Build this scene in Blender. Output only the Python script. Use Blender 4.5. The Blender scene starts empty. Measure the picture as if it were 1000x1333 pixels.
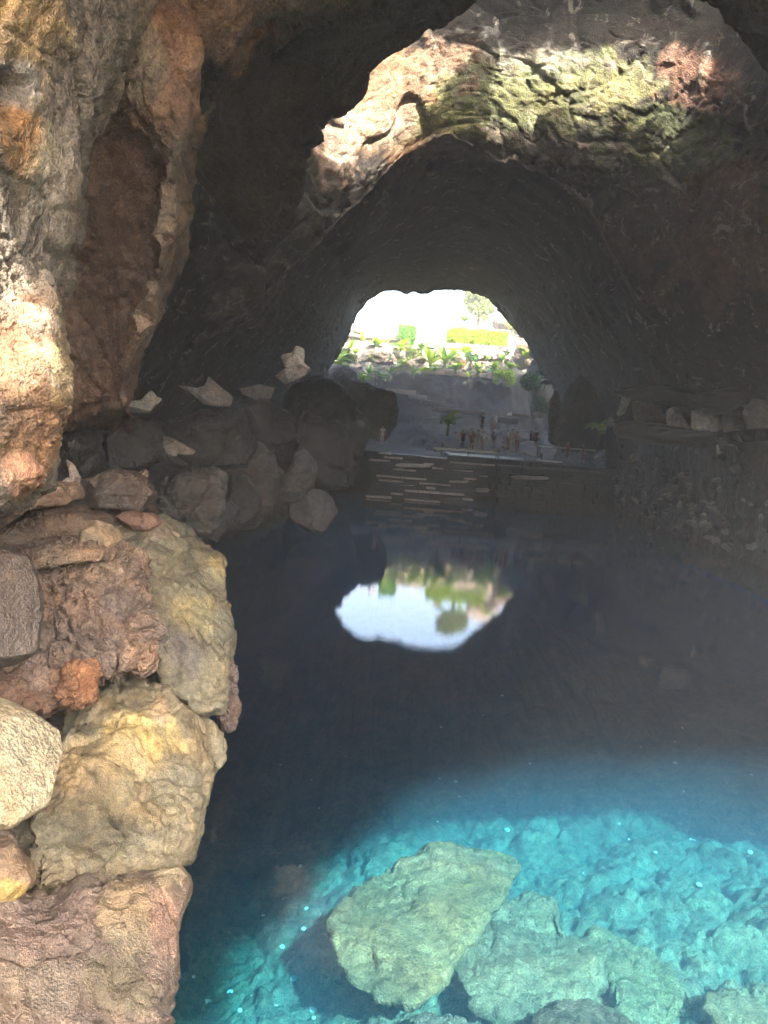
import bpy, bmesh, math, random
import numpy as np
from mathutils import Vector, Matrix

# ------------------------------------------------------------------ camera, sky, sun, exposure
scene = bpy.context.scene
C = bpy.data.collections.new("scene_objects"); scene.collection.children.link(C)
FPX, PITCH, ROLL, HC = 1000.0, math.radians(6.1), math.radians(4.4), 5.0
cam_d = bpy.data.cameras.new("camera"); cam = bpy.data.objects.new("camera", cam_d); C.objects.link(cam)
cam_d.sensor_fit = 'VERTICAL'; cam_d.sensor_height = 36.0; cam_d.lens = 36.0*FPX/1333.0
cam_d.clip_start = 0.05; cam_d.clip_end = 6000
CAMR = Matrix.Rotation(math.pi/2-PITCH, 3, 'X') @ Matrix.Rotation(ROLL, 3, 'Z')
cam.matrix_world = Matrix.Translation((0, 0, HC)) @ CAMR.to_4x4()
scene.camera = cam

SUN_EL, SUN_AZ = math.radians(45), math.radians(25)      # azimuth measured from -Y (behind the camera) towards +X
TOSUN = np.array([math.cos(SUN_EL)*math.sin(SUN_AZ), -math.cos(SUN_EL)*math.cos(SUN_AZ), math.sin(SUN_EL)])
world = bpy.data.worlds.new("World"); scene.world = world; world.use_nodes = True
wn = world.node_tree; sky = wn.nodes.new('ShaderNodeTexSky'); sky.sky_type = 'NISHITA'; sky.sun_disc = False
sky.sun_elevation = SUN_EL; sky.sun_rotation = math.pi - SUN_AZ; sky.dust_density = 6.0
wn.nodes['Background'].inputs['Strength'].default_value = 0.15
wn.links.new(sky.outputs[0], wn.nodes['Background'].inputs['Color'])
sun_d = bpy.data.lights.new("sun", 'SUN'); sun = bpy.data.objects.new("sun", sun_d); C.objects.link(sun)
sun_d.energy = 2.0; sun_d.angle = math.radians(1.2); sun_d.color = (1.0, 0.93, 0.82)
sun.rotation_euler = Vector(TOSUN).to_track_quat('Z', 'Y').to_euler()
vs = scene.view_settings; vs.view_transform = 'Standard'; vs.look = 'None'; vs.gamma = 1.0; vs.use_curve_mapping = False
vs.exposure = 3.95
cy = scene.cycles
cy.use_denoising = True
cy.max_bounces = 7; cy.diffuse_bounces = 4; cy.glossy_bounces = 2; cy.transparent_max_bounces = 8; cy.volume_bounces = 1
cy.use_adaptive_sampling = False; cy.denoising_prefilter = 'ACCURATE'
cy.sample_clamp_indirect = 6.0
cy.caustics_reflective = False; cy.caustics_refractive = False

# ------------------------------------------------------------------ pixel <-> place helpers (pixels of the 1000x1333 photograph)
CR = np.array(CAMR); CAMP = np.array([0, 0, HC])
def ray(px, py):
    d = np.stack([(np.asarray(px, float)-500)/FPX, (666.5-np.asarray(py, float))/FPX, -np.ones_like(np.asarray(px, float))], -1)
    return d @ CR.T
def P(px, py, D):
    d = ray(px, py); return CAMP + d*(np.asarray(D, float)/d[..., 1])[..., None]
def W(px, py, z=0.0):
    d = ray(px, py); return CAMP + d*((z-HC)/d[..., 2])[..., None]
def proj(p):
    q = (p-CAMP) @ CR; zz = np.minimum(q[..., 2], -0.05)
    return 500+FPX*q[..., 0]/-zz, 666.5-FPX*q[..., 1]/-zz

def FD(D): return D*1.35 if D >= 70 else D          # everything beyond the cave stands further off
# ------------------------------------------------------------------ numpy noise
def _hash(ix, iy, iz, seed):
    with np.errstate(over='ignore'):
        h = ix.astype(np.uint32)*np.uint32(374761393) + iy.astype(np.uint32)*np.uint32(668265263) + iz.astype(np.uint32)*np.uint32(1440662683) + np.uint32((seed*974711) & 0xffffffff)
        h = (h ^ (h >> np.uint32(13)))*np.uint32(1274126177)
        h = (h ^ (h >> np.uint32(15)))*np.uint32(2246822519)
        return h ^ (h >> np.uint32(16))
_ang = np.random.RandomState(5).normal(size=(64, 3)); GRAD = (_ang/np.linalg.norm(_ang, axis=1)[:, None]).astype(np.float32)
def _perlin(p, seed=0):
    p = p.astype(np.float32); i = np.floor(p).astype(np.int64); f = (p-i).astype(np.float32)
    u = f*f*f*(f*(f*6-15)+10); out = np.zeros(len(p), np.float32)
    for dx in (0, 1):
        wx = u[:, 0] if dx else 1-u[:, 0]
        for dy in (0, 1):
            wy = u[:, 1] if dy else 1-u[:, 1]
            for dz in (0, 1):
                wz = u[:, 2] if dz else 1-u[:, 2]
                g = GRAD[_hash(i[:, 0]+dx, i[:, 1]+dy, i[:, 2]+dz, seed) & np.uint32(63)]
                out += wx*wy*wz*((f[:, 0]-dx)*g[:, 0]+(f[:, 1]-dy)*g[:, 1]+(f[:, 2]-dz)*g[:, 2])
    return out*1.5
def perlin(p, seed=0):
    return np.concatenate([_perlin(p[i:i+40000], seed) for i in range(0, len(p), 40000)])
def fbm(p, oct=4, seed=0, gain=0.5, ridged=False):
    a, s, out = 1.0, 1.0, np.zeros(len(p), np.float32)
    for k in range(oct):
        n = perlin(p*s+k*17.3, seed+k)
        out += a*((1-2*np.abs(n)) if ridged else n)
        a *= gain; s *= 2.03
    return out
def chunked(f):
    def g(p, *a, **k):
        if len(p) <= 40000: return f(p, *a, **k)
        r = [f(p[i:i+40000], *a, **k) for i in range(0, len(p), 40000)]
        return tuple(np.concatenate(q) for q in zip(*r)) if isinstance(r[0], tuple) else np.concatenate(r)
    return g
@chunked
def cells(p, seed=0):
    """nearest Worley cell: distance, second distance, hash, vector from the cell's point"""
    p = p.astype(np.float32); i = np.floor(p-0.5).astype(np.int32); N = len(p)
    b1 = np.full(N, 9, np.float32); b2 = np.full(N, 9, np.float32); bh = np.zeros(N, np.uint32); bv = np.zeros((N, 3), np.float32)
    sc = np.float32(0.7/1023); u10, u20, msk = np.uint32(10), np.uint32(20), np.uint32(1023)
    for dx in (0, 1):
        for dy in (0, 1):
            for dz in (0, 1):
                h = _hash(i[:, 0]+dx, i[:, 1]+dy, i[:, 2]+dz, seed)
                v = np.empty((N, 3), np.float32)
                v[:, 0] = p[:, 0]-i[:, 0]-(dx+0.15)-(h & msk)*sc; v[:, 1] = p[:, 1]-i[:, 1]-(dy+0.15)-((h >> u10) & msk)*sc; v[:, 2] = p[:, 2]-i[:, 2]-(dz+0.15)-((h >> u20) & msk)*sc
                d = (v*v).sum(1); m = d < b1
                b2 = np.where(m, b1, np.minimum(b2, d)); b1 = np.where(m, d, b1); bh = np.where(m, h, bh); bv[m] = v[m]
    return np.sqrt(b1), np.sqrt(b2), bh, bv
def facets(p, seed=0, tilt=0.7):
    """broken rock: every cell a plane of its own tilt and height, cracks between"""
    d1, d2, h, v = cells(p, seed)
    k = GRAD[(h >> np.uint32(4)) & np.uint32(63)]
    off = ((h >> np.uint32(11)) & np.uint32(255)).astype(np.float32)/255.0-0.5
    return tilt*(k*v).sum(1)+0.55*off - 0.28*np.exp(-((d2-d1)/0.07)**2)
def rock_noise(p, size, seed, rough=1.0, angular=1.0, fine=1.0):
    """displacement in units of size"""
    q = p/size
    w = q + 0.35*np.stack([fbm(q*0.8+31, 2, seed+1), fbm(q*0.8+57, 2, seed+2), fbm(q*0.8+91, 2, seed+3)], 1)
    out = 0.30*rough*fbm(q*0.5, 3, seed+9)
    out += angular*(0.26*facets(w, seed+20)+0.11*facets(w*2.7+3, seed+21))
    out += angular*0.06*facets(w*6.5+7, seed+22)
    wear = np.clip(0.55+1.1*fbm(q*0.6+5, 2, seed+50), 0.06, 1.5)                # smooth worn areas next to rough broken ones
    out += wear*(0.08*rough*fbm(q*2.4, 4, seed+30, ridged=True, gain=0.55)+0.045*fine*fbm(q*9.0, 3, seed+40))
    return out
def lumps(p, size, seed):
    d1, d2, h, v = cells(p/size, seed); return (1-np.clip(d1, 0, 1)**2)*(0.5+0.5*((h >> np.uint32(9)) & np.uint32(255))/255.0)-0.35*np.exp(-((d2-d1)/0.1)**2)

# ------------------------------------------------------------------ mesh helpers
def spline(ctrl, n):
    """Catmull-Rom along axis 0 of ctrl (k, ..., c) -> n samples"""
    ctrl = np.asarray(ctrl, float); k = len(ctrl)
    if k == 2:
        t = np.linspace(0, 1, n).reshape((-1,)+(1,)*(ctrl.ndim-1)); return ctrl[0]*(1-t)+ctrl[1]*t
    e = np.concatenate([2*ctrl[:1]-ctrl[1:2], ctrl, 2*ctrl[-1:]-ctrl[-2:-1]])
    t = np.linspace(0, k-1-1e-9, n); i = t.astype(int); f = (t-i).reshape((-1,)+(1,)*(ctrl.ndim-1))
    a, b, c, d = e[i], e[i+1], e[i+2], e[i+3]
    return 0.5*((2*b)+(c-a)*f+(2*a-5*b+4*c-d)*f*f+(3*b-a-3*c+d)*f**3)
def make_obj(name, V, F, mat=None, parent=None, cols=None, smooth=True, loc=None):
    """V (n,3), F (m,4) or (m,3) int arrays; loc = world origin of the object"""
    V = np.asarray(V, np.float32); F = np.asarray(F, np.int32)
    if loc is not None: V = V-np.asarray(loc, np.float32)
    me = bpy.data.meshes.new(name); me.vertices.add(len(V)); me.vertices.foreach_set('co', V.ravel())
    k = F.shape[1]; me.loops.add(F.size); me.loops.foreach_set('vertex_index', F.ravel())
    me.polygons.add(len(F)); me.polygons.foreach_set('loop_start', np.arange(0, F.size, k, dtype=np.int32))
    me.polygons.foreach_set('loop_total', np.full(len(F), k, np.int32))
    me.polygons.foreach_set('use_smooth', np.full(len(F), bool(smooth)))
    me.update(calc_edges=True)
    if cols is not None:
        a = me.color_attributes.new('Col', 'FLOAT_COLOR', 'POINT')
        c4 = np.ones((len(V), 4), np.float32); c4[:, :3] = cols; a.data.foreach_set('color', c4.ravel())
    if mat: me.materials.append(mat)
    o = bpy.data.objects.new(name, me); C.objects.link(o)
    if loc is not None: o.location = loc
    if parent: o.parent = parent
    return o
def grid_faces(n, m, wrap=False):
    i, j = np.meshgrid(np.arange(n-1), np.arange(m if wrap else m-1), indexing='ij'); j2 = (j+1) % m
    return np.stack([i*m+j, i*m+j2, (i+1)*m+j2, (i+1)*m+j], -1).reshape(-1, 4)
def grid_normals(G, wrap=False):
    du = np.gradient(G, axis=0)
    if wrap:
        dv = np.roll(G, -1, 1)-np.roll(G, 1, 1)
    else:
        dv = np.gradient(G, axis=1)
    n = np.cross(du, dv); return n/np.maximum(np.linalg.norm(n, axis=-1, keepdims=True), 1e-9)
def tag(o, label=None, cat=None, group=None, kind=None):
    if label: o['label'] = label
    if cat: o['category'] = cat
    if group: o['group'] = group
    if kind: o['kind'] = kind
    return o
ALB = 0.6                                   # basalt is dark: overall reflectance of the rock colours below
def zone_cols(V, base, zones, seed=0, alb=None):
    """rock colours: base plus mineral, algae and painted shade zones (px, py, rx, ry, rgb, strength), edges broken by noise"""
    px, py = proj(V); c = np.tile(np.asarray(base, np.float32), (len(V), 1))
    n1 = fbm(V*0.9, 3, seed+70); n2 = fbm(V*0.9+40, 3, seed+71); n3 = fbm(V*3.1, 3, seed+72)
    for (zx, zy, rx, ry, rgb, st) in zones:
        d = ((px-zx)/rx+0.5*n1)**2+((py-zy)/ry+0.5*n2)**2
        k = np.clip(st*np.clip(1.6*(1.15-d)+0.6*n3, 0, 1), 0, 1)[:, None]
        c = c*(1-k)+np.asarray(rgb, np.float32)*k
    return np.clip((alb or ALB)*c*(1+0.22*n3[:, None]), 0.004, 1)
def relief(name, rows, n, m, mat, size, amp, seed, base, zones=(), dents=(), kind='structure', flip=False, angular=1.0, rough=1.0, fade=None):
    """a rock surface lofted through control points (px, py, distance) and broken up by real displacement"""
    ctrl = np.array([[P(*c) for c in r] for r in rows])
    G = spline(ctrl, n); G = np.swapaxes(spline(np.swapaxes(G, 0, 1), m), 0, 1)
    N = grid_normals(G); V = G.reshape(-1, 3); N = N.reshape(-1, 3)
    view = V-CAMP; s = np.sign((N*view).sum(1).mean()); N = -N*s           # towards the room
    d = amp*rock_noise(V, size, seed, rough, angular)
    px, py = proj(V)
    for (zx, zy, rx, ry, dep) in dents:
        d = d-dep*np.exp(-(((px-zx)/rx)**2+((py-zy)/ry)**2)**2)
    V2 = V+N*d[:, None]
    o = make_obj(name, V2, grid_faces(n, m), mat, cols=zone_cols(V, base, zones, seed))
    if kind: o['kind'] = kind
    return o
def outline_rock(name, pts, D, T, mat, size, amp, seed, base, zones=(), p=2.6, tilt=(0, 0), n=90, m=180, label=None, cat='rock', group=None, angular=1.0, soften=1, rough=1.0, sm=True, cuts=9, lump=None):
    """a whole boulder: pts is its outline in the photograph at distance D, T its half depth in metres"""
    T = T*FD(D)/D; size = size*FD(D)/D; amp = amp*FD(D)/D; D = FD(D); pts = np.array(pts, float); w = P(pts[:, 0], pts[:, 1], np.full(len(pts), float(D)))
    c = 0.5*(w.min(0)+w.max(0)); ax = (c-CAMP)/np.linalg.norm(c-CAMP); up = np.array([0, 0, 1.0])
    ex = np.cross(ax, up); ex /= np.linalg.norm(ex); ez = np.cross(ex, ax)
    q = np.stack([(w-c) @ ex, (w-c) @ ez], 1)
    th = np.linspace(0, 2*math.pi, m, endpoint=False); R = np.zeros(m)
    for a, b in zip(q, np.roll(q, -1, 0)):
        e = b-a; den = np.cos(th)*e[1]-np.sin(th)*e[0]; den = np.where(np.abs(den) < 1e-9, 1e-9, den)
        t = (a[0]*e[1]-a[1]*e[0])/den; s = (a[0]*np.sin(th)-a[1]*np.cos(th))/den
        R = np.where((s >= 0) & (s <= 1) & (t > 0), np.maximum(R, t), R)
    for _ in range(soften): R = (np.roll(R, 1)+2*R+np.roll(R, -1))/4
    k = max(int(math.sqrt(n*m/6)), 6); g = np.tan(np.linspace(-1, 1, k+1)*math.pi/4); A, B = np.meshgrid(g, g, indexing='ij'); o1 = np.ones_like(A)
    U = np.concatenate([np.stack(q, -1).reshape(-1, 3) for q in ((A, B, o1), (B, A, -o1), (o1, A, B), (-o1, B, A), (B, o1, A), (A, -o1, B))])
    F = np.concatenate([grid_faces(k+1, k+1)+f*(k+1)**2 for f in range(6)]); U /= np.linalg.norm(U, axis=1)[:, None]
    _, first, inv = np.unique(np.round(U, 5), axis=0, return_index=True, return_inverse=True); U = U[first]; F = inv.reshape(-1)[F]
    sr0 = np.hypot(U[:, 0], U[:, 1]); th0 = np.mod(np.arctan2(U[:, 1], U[:, 0]), 2*math.pi); Rt = np.interp(th0, np.append(th, 2*math.pi), np.append(R, R[0]))
    sr = np.clip(sr0, 0, 1)**(2/p); cr = np.sign(U[:, 2])*np.abs(U[:, 2])**(2/p)
    E = np.stack([sr*Rt*np.cos(th0), sr*Rt*np.sin(th0), T*cr], 1); ext = np.abs(E).max(0)+1e-6; E = E/ext
    rs = np.random.RandomState(seed)
    for _ in range(cuts):                                                   # broken flat faces
        nv = rs.normal(size=3)*np.array([0.42, 0.42, 1.0]); nv[2] = -abs(nv[2]); nv /= np.linalg.norm(nv)
        q_ = E @ nv; E = E-nv*(0.9*np.clip(q_-rs.uniform(0.68, 0.9)*q_.max(), 0, None))[:, None]
    E = E*ext; E[:, 2] += tilt[0]*E[:, 0]+tilt[1]*E[:, 1]
    dc = np.linalg.norm(c-CAMP)
    def place(E): return c+(E[:, :1]*ex+E[:, 1:2]*ez)*np.clip(1+E[:, 2:]/dc, 0.35, 3)+E[:, 2:]*ax
    for it in range(3):
        V = place(E); N = vnormals(V, F); s = np.sign((N*(V-c)).sum(1).mean()); N = N*s
        if it == 0: disp = amp*(rock_noise(V, size, seed, rough, angular)-0.05)
        if it == 0 and lump: disp = disp+lump[1]*lumps(V+0.3*lump[0]*np.stack([fbm(V/lump[0]*0.6, 2, seed+3), fbm(V/lump[0]*0.6+9, 2, seed+4), fbm(V/lump[0]*0.6+5, 2, seed+5)], 1), lump[0], seed+5)+0.45*lump[1]*lumps(V, lump[0]*0.42, seed+6)
        V2 = V+N*disp[:, None]; px, py = proj(V2)                            # keep the silhouette's extent as photographed
        if it < 2:
            Dm = np.linalg.norm(c-CAMP)/FPX; fx = (pts[:, 0].max()-pts[:, 0].min())/(px.max()-px.min()); fy = (pts[:, 1].max()-pts[:, 1].min())/(py.max()-py.min())
            ox = 0.5*(pts[:, 0].max()+pts[:, 0].min()-px.max()-px.min()); oy = 0.5*(pts[:, 1].max()+pts[:, 1].min()-py.max()-py.min())
            E[:, 0] = E[:, 0]*fx+ox*Dm; E[:, 1] = E[:, 1]*fy-oy*Dm
    if s < 0: F = F[:, ::-1]
    o = make_obj(name, V2, F, mat, cols=zone_cols(V2, base, zones, seed), loc=np.array([c[0], c[1], V2[:, 2].min()]), smooth=sm)
    return tag(o, label, cat, group)
def vnormals(V, F):
    fn = np.cross(V[F[:, 2]]-V[F[:, 0]], V[F[:, 3]]-V[F[:, 1]]); n = np.stack([sum(np.bincount(F[:, j], fn[:, a], len(V)) for j in range(4)) for a in range(3)], 1)
    return n/np.maximum(np.linalg.norm(n, axis=1, keepdims=True), 1e-12)

# ------------------------------------------------------------------ materials
def node(nt, t, **kw):
    n = nt.nodes.new(t)
    for k, v in kw.items(): setattr(n, k, v)
    return n
def ramp(nt, src, stops, L):
    r = node(nt, 'ShaderNodeValToRGB'); e = r.color_ramp.elements
    while len(e) < len(stops): e.new(0.5)
    for q, (pos, col) in zip(e, stops): q.position = pos; q.color = (*col, 1) if len(col) == 3 else col
    L(src, r.inputs[0]); return r.outputs[0]
def mixc(nt, L, a, b, fac, mode='MIX'):
    m = node(nt, 'ShaderNodeMix', data_type='RGBA', blend_type=mode)
    for s, v in ((m.inputs[6], a), (m.inputs[7], b), (m.inputs[0], fac)):
        if hasattr(v, 'is_linked') or isinstance(v, bpy.types.NodeSocket): L(v, s)
        else: s.default_value = (*v, 1) if isinstance(v, tuple) else v
    return m.outputs[2]
def rock_mat(name, col=None, rough=0.85, bump=0.5, scale=1.0, vein=0.0, vein_col=(0.5, 0.46, 0.4), crust=0.0, crust_col=(0.45, 0.42, 0.37), contrast=0.5, spec=0.3, pits=0.0, coat=0.0):
    """natural stone: colour comes from the mesh's colour zones (or col), grain, stains, pale mineral veins and crust"""
    m = bpy.data.materials.new(name); m.use_nodes = True; nt = m.node_tree; L = nt.links.new
    b = nt.nodes['Principled BSDF']; tc = node(nt, 'ShaderNodeTexCoord').outputs['Object']
    if col is None:
        base = node(nt, 'ShaderNodeVertexColor', layer_name='Col').outputs[0]
    else:
        rg = node(nt, 'ShaderNodeRGB'); rg.outputs[0].default_value = (*[ALB*q for q in col], 1); base = rg.outputs[0]
    vein_col = tuple(ALB*q for q in vein_col); crust_col = tuple(ALB*q for q in crust_col)
    def noise(sc, det=6, r=0.6, dist=0.0):
        n = node(nt, 'ShaderNodeTexNoise'); n.inputs['Scale'].default_value = sc*scale; n.inputs['Detail'].default_value = det
        n.inputs['Roughness'].default_value = r; n.inputs['Distortion'].default_value = dist; L(tc, n.inputs['Vector']); return n
    n1 = noise(1.1, 4, 0.65, 0.6); n2 = noise(7.0, 4, 0.7); n3 = noise(38.0, 2, 0.7)
    lo, hi = 1-contrast, 1+contrast
    v1 = ramp(nt, n1.outputs[0], [(0.3, (lo, lo, lo)), (0.5, (1, 1, 1)), (0.72, (hi, hi*0.97, hi*0.92))], L)
    v2 = ramp(nt, n2.outputs[0], [(0.3, (0.5, 0.48, 0.47)), (0.5, (1, 1, 1)), (0.72, (1.5, 1.44, 1.32))], L)
    v3 = ramp(nt, n3.outputs[0], [(0.3, (0.6, 0.6, 0.6)), (0.7, (1.4, 1.4, 1.4))], L)
    c = mixc(nt, L, base, v1, 1.0, 'MULTIPLY'); c = mixc(nt, L, c, v2, 1.0, 'MULTIPLY'); c = mixc(nt, L, c, v3, 1.0, 'MULTIPLY')
    # rusty and grey drifts
    d = noise(0.55, 2, 0.55, 1.2)
    c = mixc(nt, L, c, mixc(nt, L, c, (1.12, 0.95, 0.8), 1.0, 'MULTIPLY'), ramp(nt, d.outputs[1], [(0.45, (0, 0, 0)), (0.65, (1, 1, 1))], L))
    if vein > 0:
        wv = node(nt, 'ShaderNodeVectorMath', operation='MULTIPLY_ADD'); wn_ = noise(1.6, 2, 0.6)
        L(wn_.outputs[1], wv.inputs[0]); wv.inputs[1].default_value = (0.5/scale,)*3; L(tc, wv.inputs[2])
        vo = node(nt, 'ShaderNodeTexVoronoi', feature='DISTANCE_TO_EDGE'); vo.inputs['Scale'].default_value = 1.3*scale; L(wv.outputs[0], vo.inputs['Vector'])
        th = ramp(nt, vo.outputs[0], [(0.0, (1, 1, 1)), (0.05, (0, 0, 0))], L)
        msk = ramp(nt, base, [(0.09, (0, 0, 0)), (0.2, (1, 1, 1))], L)
        f = node(nt, 'ShaderNodeMath', operation='MULTIPLY'); L(th, f.inputs[0]); L(msk, f.inputs[1])
        f2 = node(nt, 'ShaderNodeMath', operation='MULTIPLY'); L(f.outputs[0], f2.inputs[0]); f2.inputs[1].default_value = vein
        c = mixc(nt, L, c, vein_col, f2.outputs[0])
    if crust > 0:
        k = noise(2.3, 5, 0.75, 0.9)
        f = ramp(nt, k.outputs[0], [(0.58, (0, 0, 0)), (0.64, (crust,)*3)], L)
        c = mixc(nt, L, c, crust_col, f)
    L(c, b.inputs['Base Color']); b.inputs['Specular IOR Level'].default_value = spec
    rr = ramp(nt, n2.outputs[0], [(0.3, (max(rough-0.22, 0.05),)*3), (0.7, (min(rough+0.1, 1),)*3)], L); L(rr, b.inputs['Roughness'])
    h = node(nt, 'ShaderNodeMath', operation='MULTIPLY_ADD'); L(n2.outputs[0], h.inputs[0]); h.inputs[1].default_value = 2.0; L(n3.outputs[0], h.inputs[2])
    h2 = h
    if pits:
        vb = node(nt, 'ShaderNodeTexVoronoi'); vb.inputs['Scale'].default_value = 16*scale; L(tc, vb.inputs['Vector'])
        h2 = node(nt, 'ShaderNodeMath', operation='MULTIPLY_ADD'); L(vb.outputs[0], h2.inputs[0]); h2.inputs[1].default_value = 0.5+pits; L(h.outputs[0], h2.inputs[2])
    bp = node(nt, 'ShaderNodeBump'); bp.inputs['Strength'].default_value = bump; bp.inputs['Distance'].default_value = 0.06/scale
    L(h2.outputs[0], bp.inputs['Height']); L(bp.outputs[0], b.inputs['Normal'])
    if coat: b.inputs['Coat Weight'].default_value = coat; b.inputs['Coat Roughness'].default_value = 0.25
    return m
def flat_mat(name, col, rough=0.7, var=0.25, sc=8.0, spec=0.4, trans=0.0):
    m = bpy.data.materials.new(name); m.use_nodes = True; nt = m.node_tree; L = nt.links.new
    b = nt.nodes['Principled BSDF']; tc = node(nt, 'ShaderNodeTexCoord').outputs['Object']
    n = node(nt, 'ShaderNodeTexNoise'); n.inputs['Scale'].default_value = sc; n.inputs['Detail'].default_value = 5; L(tc, n.inputs['Vector'])
    v = ramp(nt, n.outputs[0], [(0.3, (1-var,)*3), (0.7, (1+var,)*3)], L)
    rg = node(nt, 'ShaderNodeRGB'); rg.outputs[0].default_value = (*col, 1)
    c = mixc(nt, L, rg.outputs[0], v, 1.0, 'MULTIPLY'); L(c, b.inputs['Base Color'])
    b.inputs['Roughness'].default_value = rough; b.inputs['Specular IOR Level'].default_value = spec
    if trans:
        t = node(nt, 'ShaderNodeBsdfTranslucent'); L(c, t.inputs[0]); mx = node(nt, 'ShaderNodeMixShader'); mx.inputs[0].default_value = trans
        L(b.outputs[0], mx.inputs[1]); L(t.outputs[0], mx.inputs[2]); L(mx.outputs[0], nt.nodes['Material Output'].inputs[0])
    return m
M_NEAR = rock_mat('warm_lava_wall', scale=1.0, bump=0.7, contrast=0.45, crust=0.55, crust_col=(0.42, 0.36, 0.28))
M_RED = rock_mat('reddish_lava', scale=0.9, bump=0.6, contrast=0.4, crust=0.25, crust_col=(0.36, 0.3, 0.24))
M_CAVE = rock_mat('dark_cave_lava', scale=0.5, bump=0.7, contrast=0.4, crust=0.15, crust_col=(0.26, 0.24, 0.2))
M_LIT = rock_mat('mineral_stained_arch', scale=0.45, bump=0.6, contrast=0.4, vein=0.9, vein_col=(0.55, 0.48, 0.36), crust=0.55, crust_col=(0.5, 0.44, 0.34))
M_FORE = rock_mat('olive_tan_basalt', scale=1.5, bump=0.5, contrast=0.35, crust=0.35, crust_col=(0.46, 0.4, 0.25), rough=0.75)
M_CLINK = rock_mat('clinker_lava', scale=1.8, bump=0.9, contrast=0.4, pits=0.6, crust=0.2, crust_col=(0.42, 0.36, 0.3))
M_WET = rock_mat('wet_basalt', scale=1.3, bump=0.7, contrast=0.45, rough=0.5, spec=0.55)
M_DARKB = rock_mat('dark_boulder_lava', scale=0.8, bump=0.6, contrast=0.4, rough=0.6, spec=0.5)
M_PALE = rock_mat('pale_and_lit_stone', scale=0.8, bump=0.5, contrast=0.25)  # tinted per mesh; on gap and bank rocks the paleness stands in for light
M_BED = rock_mat('pool_bed_stone', scale=1.2, bump=0.9, contrast=0.45, crust=0.25, crust_col=(0.5, 0.47, 0.33), rough=0.8)

# ------------------------------------------------------------------ the cave: tunnel, arch wall, side walls (one rock surface)
def spline_t(ctrl, t):
    ctrl = np.asarray(ctrl, float); k = len(ctrl)
    e = np.concatenate([2*ctrl[:1]-ctrl[1:2], ctrl, 2*ctrl[-1:]-ctrl[-2:-1]])
    t = np.clip(t, 0, k-1-1e-9); i = t.astype(int); f = (t-i).reshape((-1,)+(1,)*(ctrl.ndim-1))
    a, b, c, d = e[i], e[i+1], e[i+2], e[i+3]
    return 0.5*((2*b)+(c-a)*f+(2*a-5*b+4*c-d)*f*f+(3*b-a-3*c+d)*f**3)
def resample(pts, k):
    pts = np.asarray(pts, float); s = np.concatenate([[0], np.cumsum(np.linalg.norm(np.diff(pts, axis=0), axis=1))]); t = np.linspace(0, s[-1], k)
    return np.stack([np.interp(t, s, pts[:, c]) for c in range(pts.shape[1])], 1)
MOUTH = [(380, 700), (388, 640), (395, 580), (405, 535), (420, 503), (432, 480), (442, 462), (455, 440), (462, 424), (468, 405), (478, 391), (497, 380), (530, 379), (545, 385),
         (570, 377), (600, 378), (625, 387), (645, 400), (656, 415), (670, 432), (690, 456), (700, 480), (714, 496), (722, 520), (724, 560), (722, 620), (720, 700)]
ARCH = [(60, 800), (110, 680), (160, 570), (215, 490), (268, 433), (330, 402), (372, 350), (415, 310), (465, 262), (520, 207), (560, 184), (592, 173), (625, 182), (660, 205), (700, 222),
        (740, 245), (772, 282), (795, 335), (835, 400), (885, 470), (940, 540), (980, 620), (1005, 740)]
OUT = [(-60, 830, 27), (-20, 700, 26.5), (20, 560, 26), (60, 440, 26), (110, 340, 26.5), (170, 260, 28), (250, 180, 30), (330, 110, 32), (400, 60, 34), (470, 20, 35.6), (540, 0, 36), (600, -15, 36), (660, -10, 36),
       (720, 0, 36), (790, 20, 35.5), (860, 45, 34.5), (930, 80, 33), (995, 150, 31), (1050, 250, 29.5), (1100, 360, 29), (1150, 470, 29), (1190, 590, 29.5), (1210, 760, 29.5)]
K = 46
mo = resample([P(x, y, 98.5) for x, y in MOUTH], K); ar = resample([P(x, y, 37.3) for x, y in ARCH], K); ou = resample([P(*o) for o in OUT], K)
md = 0.5*mo+0.5*ar; md += (md-md.mean(0))*np.array([0.05, 0, 0.06])
ar2 = ar*0.96+mo*0.04; ar2 += (ar2-ar2.mean(0))*np.array([0.02, 0, 0.02])
mid = 0.55*ar+0.45*ou; mid[:, 1] -= 0.6
s3 = ou.copy(); s4 = ou.copy(); ti = np.linspace(0, 1, K)
for k in range(K):
    if ti[k] < 0.30: s3[k] = (-15-2*ti[k], 14+ti[k]*40, ou[k, 2]*1.15+0.3); s4[k] = (-15, -9, ou[k, 2]*1.2)
    elif ti[k] > 0.74: s3[k] = (21, 13+(1-ti[k])*40, ou[k, 2]*1.15+0.3); s4[k] = (22, -9, ou[k, 2]*1.2)
    else: s3[k] = (ou[k, 0]*1.05, ou[k, 1]-0.3, 25.0); s4[k] = (ou[k, 0]*1.1, ou[k, 1]-0.6, 31.0)
ST = np.stack([mo, md, ar2, ar, mid, ou, s3, s4])
tt = np.concatenate([np.linspace(0, 0.12, 20, endpoint=False), np.linspace(0.12, 2, 90, endpoint=False), np.linspace(2, 3, 30, endpoint=False), np.linspace(3, 5, 190, endpoint=False), np.linspace(5, 7, 40)])
G = spline_t(ST, tt); G = np.swapaxes(spline(np.swapaxes(G, 0, 1), 680), 0, 1)
Nn = grid_normals(G).reshape(-1, 3); V = G.reshape(-1, 3); inside = np.array([4, 45, 8.0])
s = np.sign(((inside-V)*Nn).sum(1).mean()); Nn = Nn*s
far = np.clip((V[:, 1]-38)/30, 0, 1)
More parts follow.
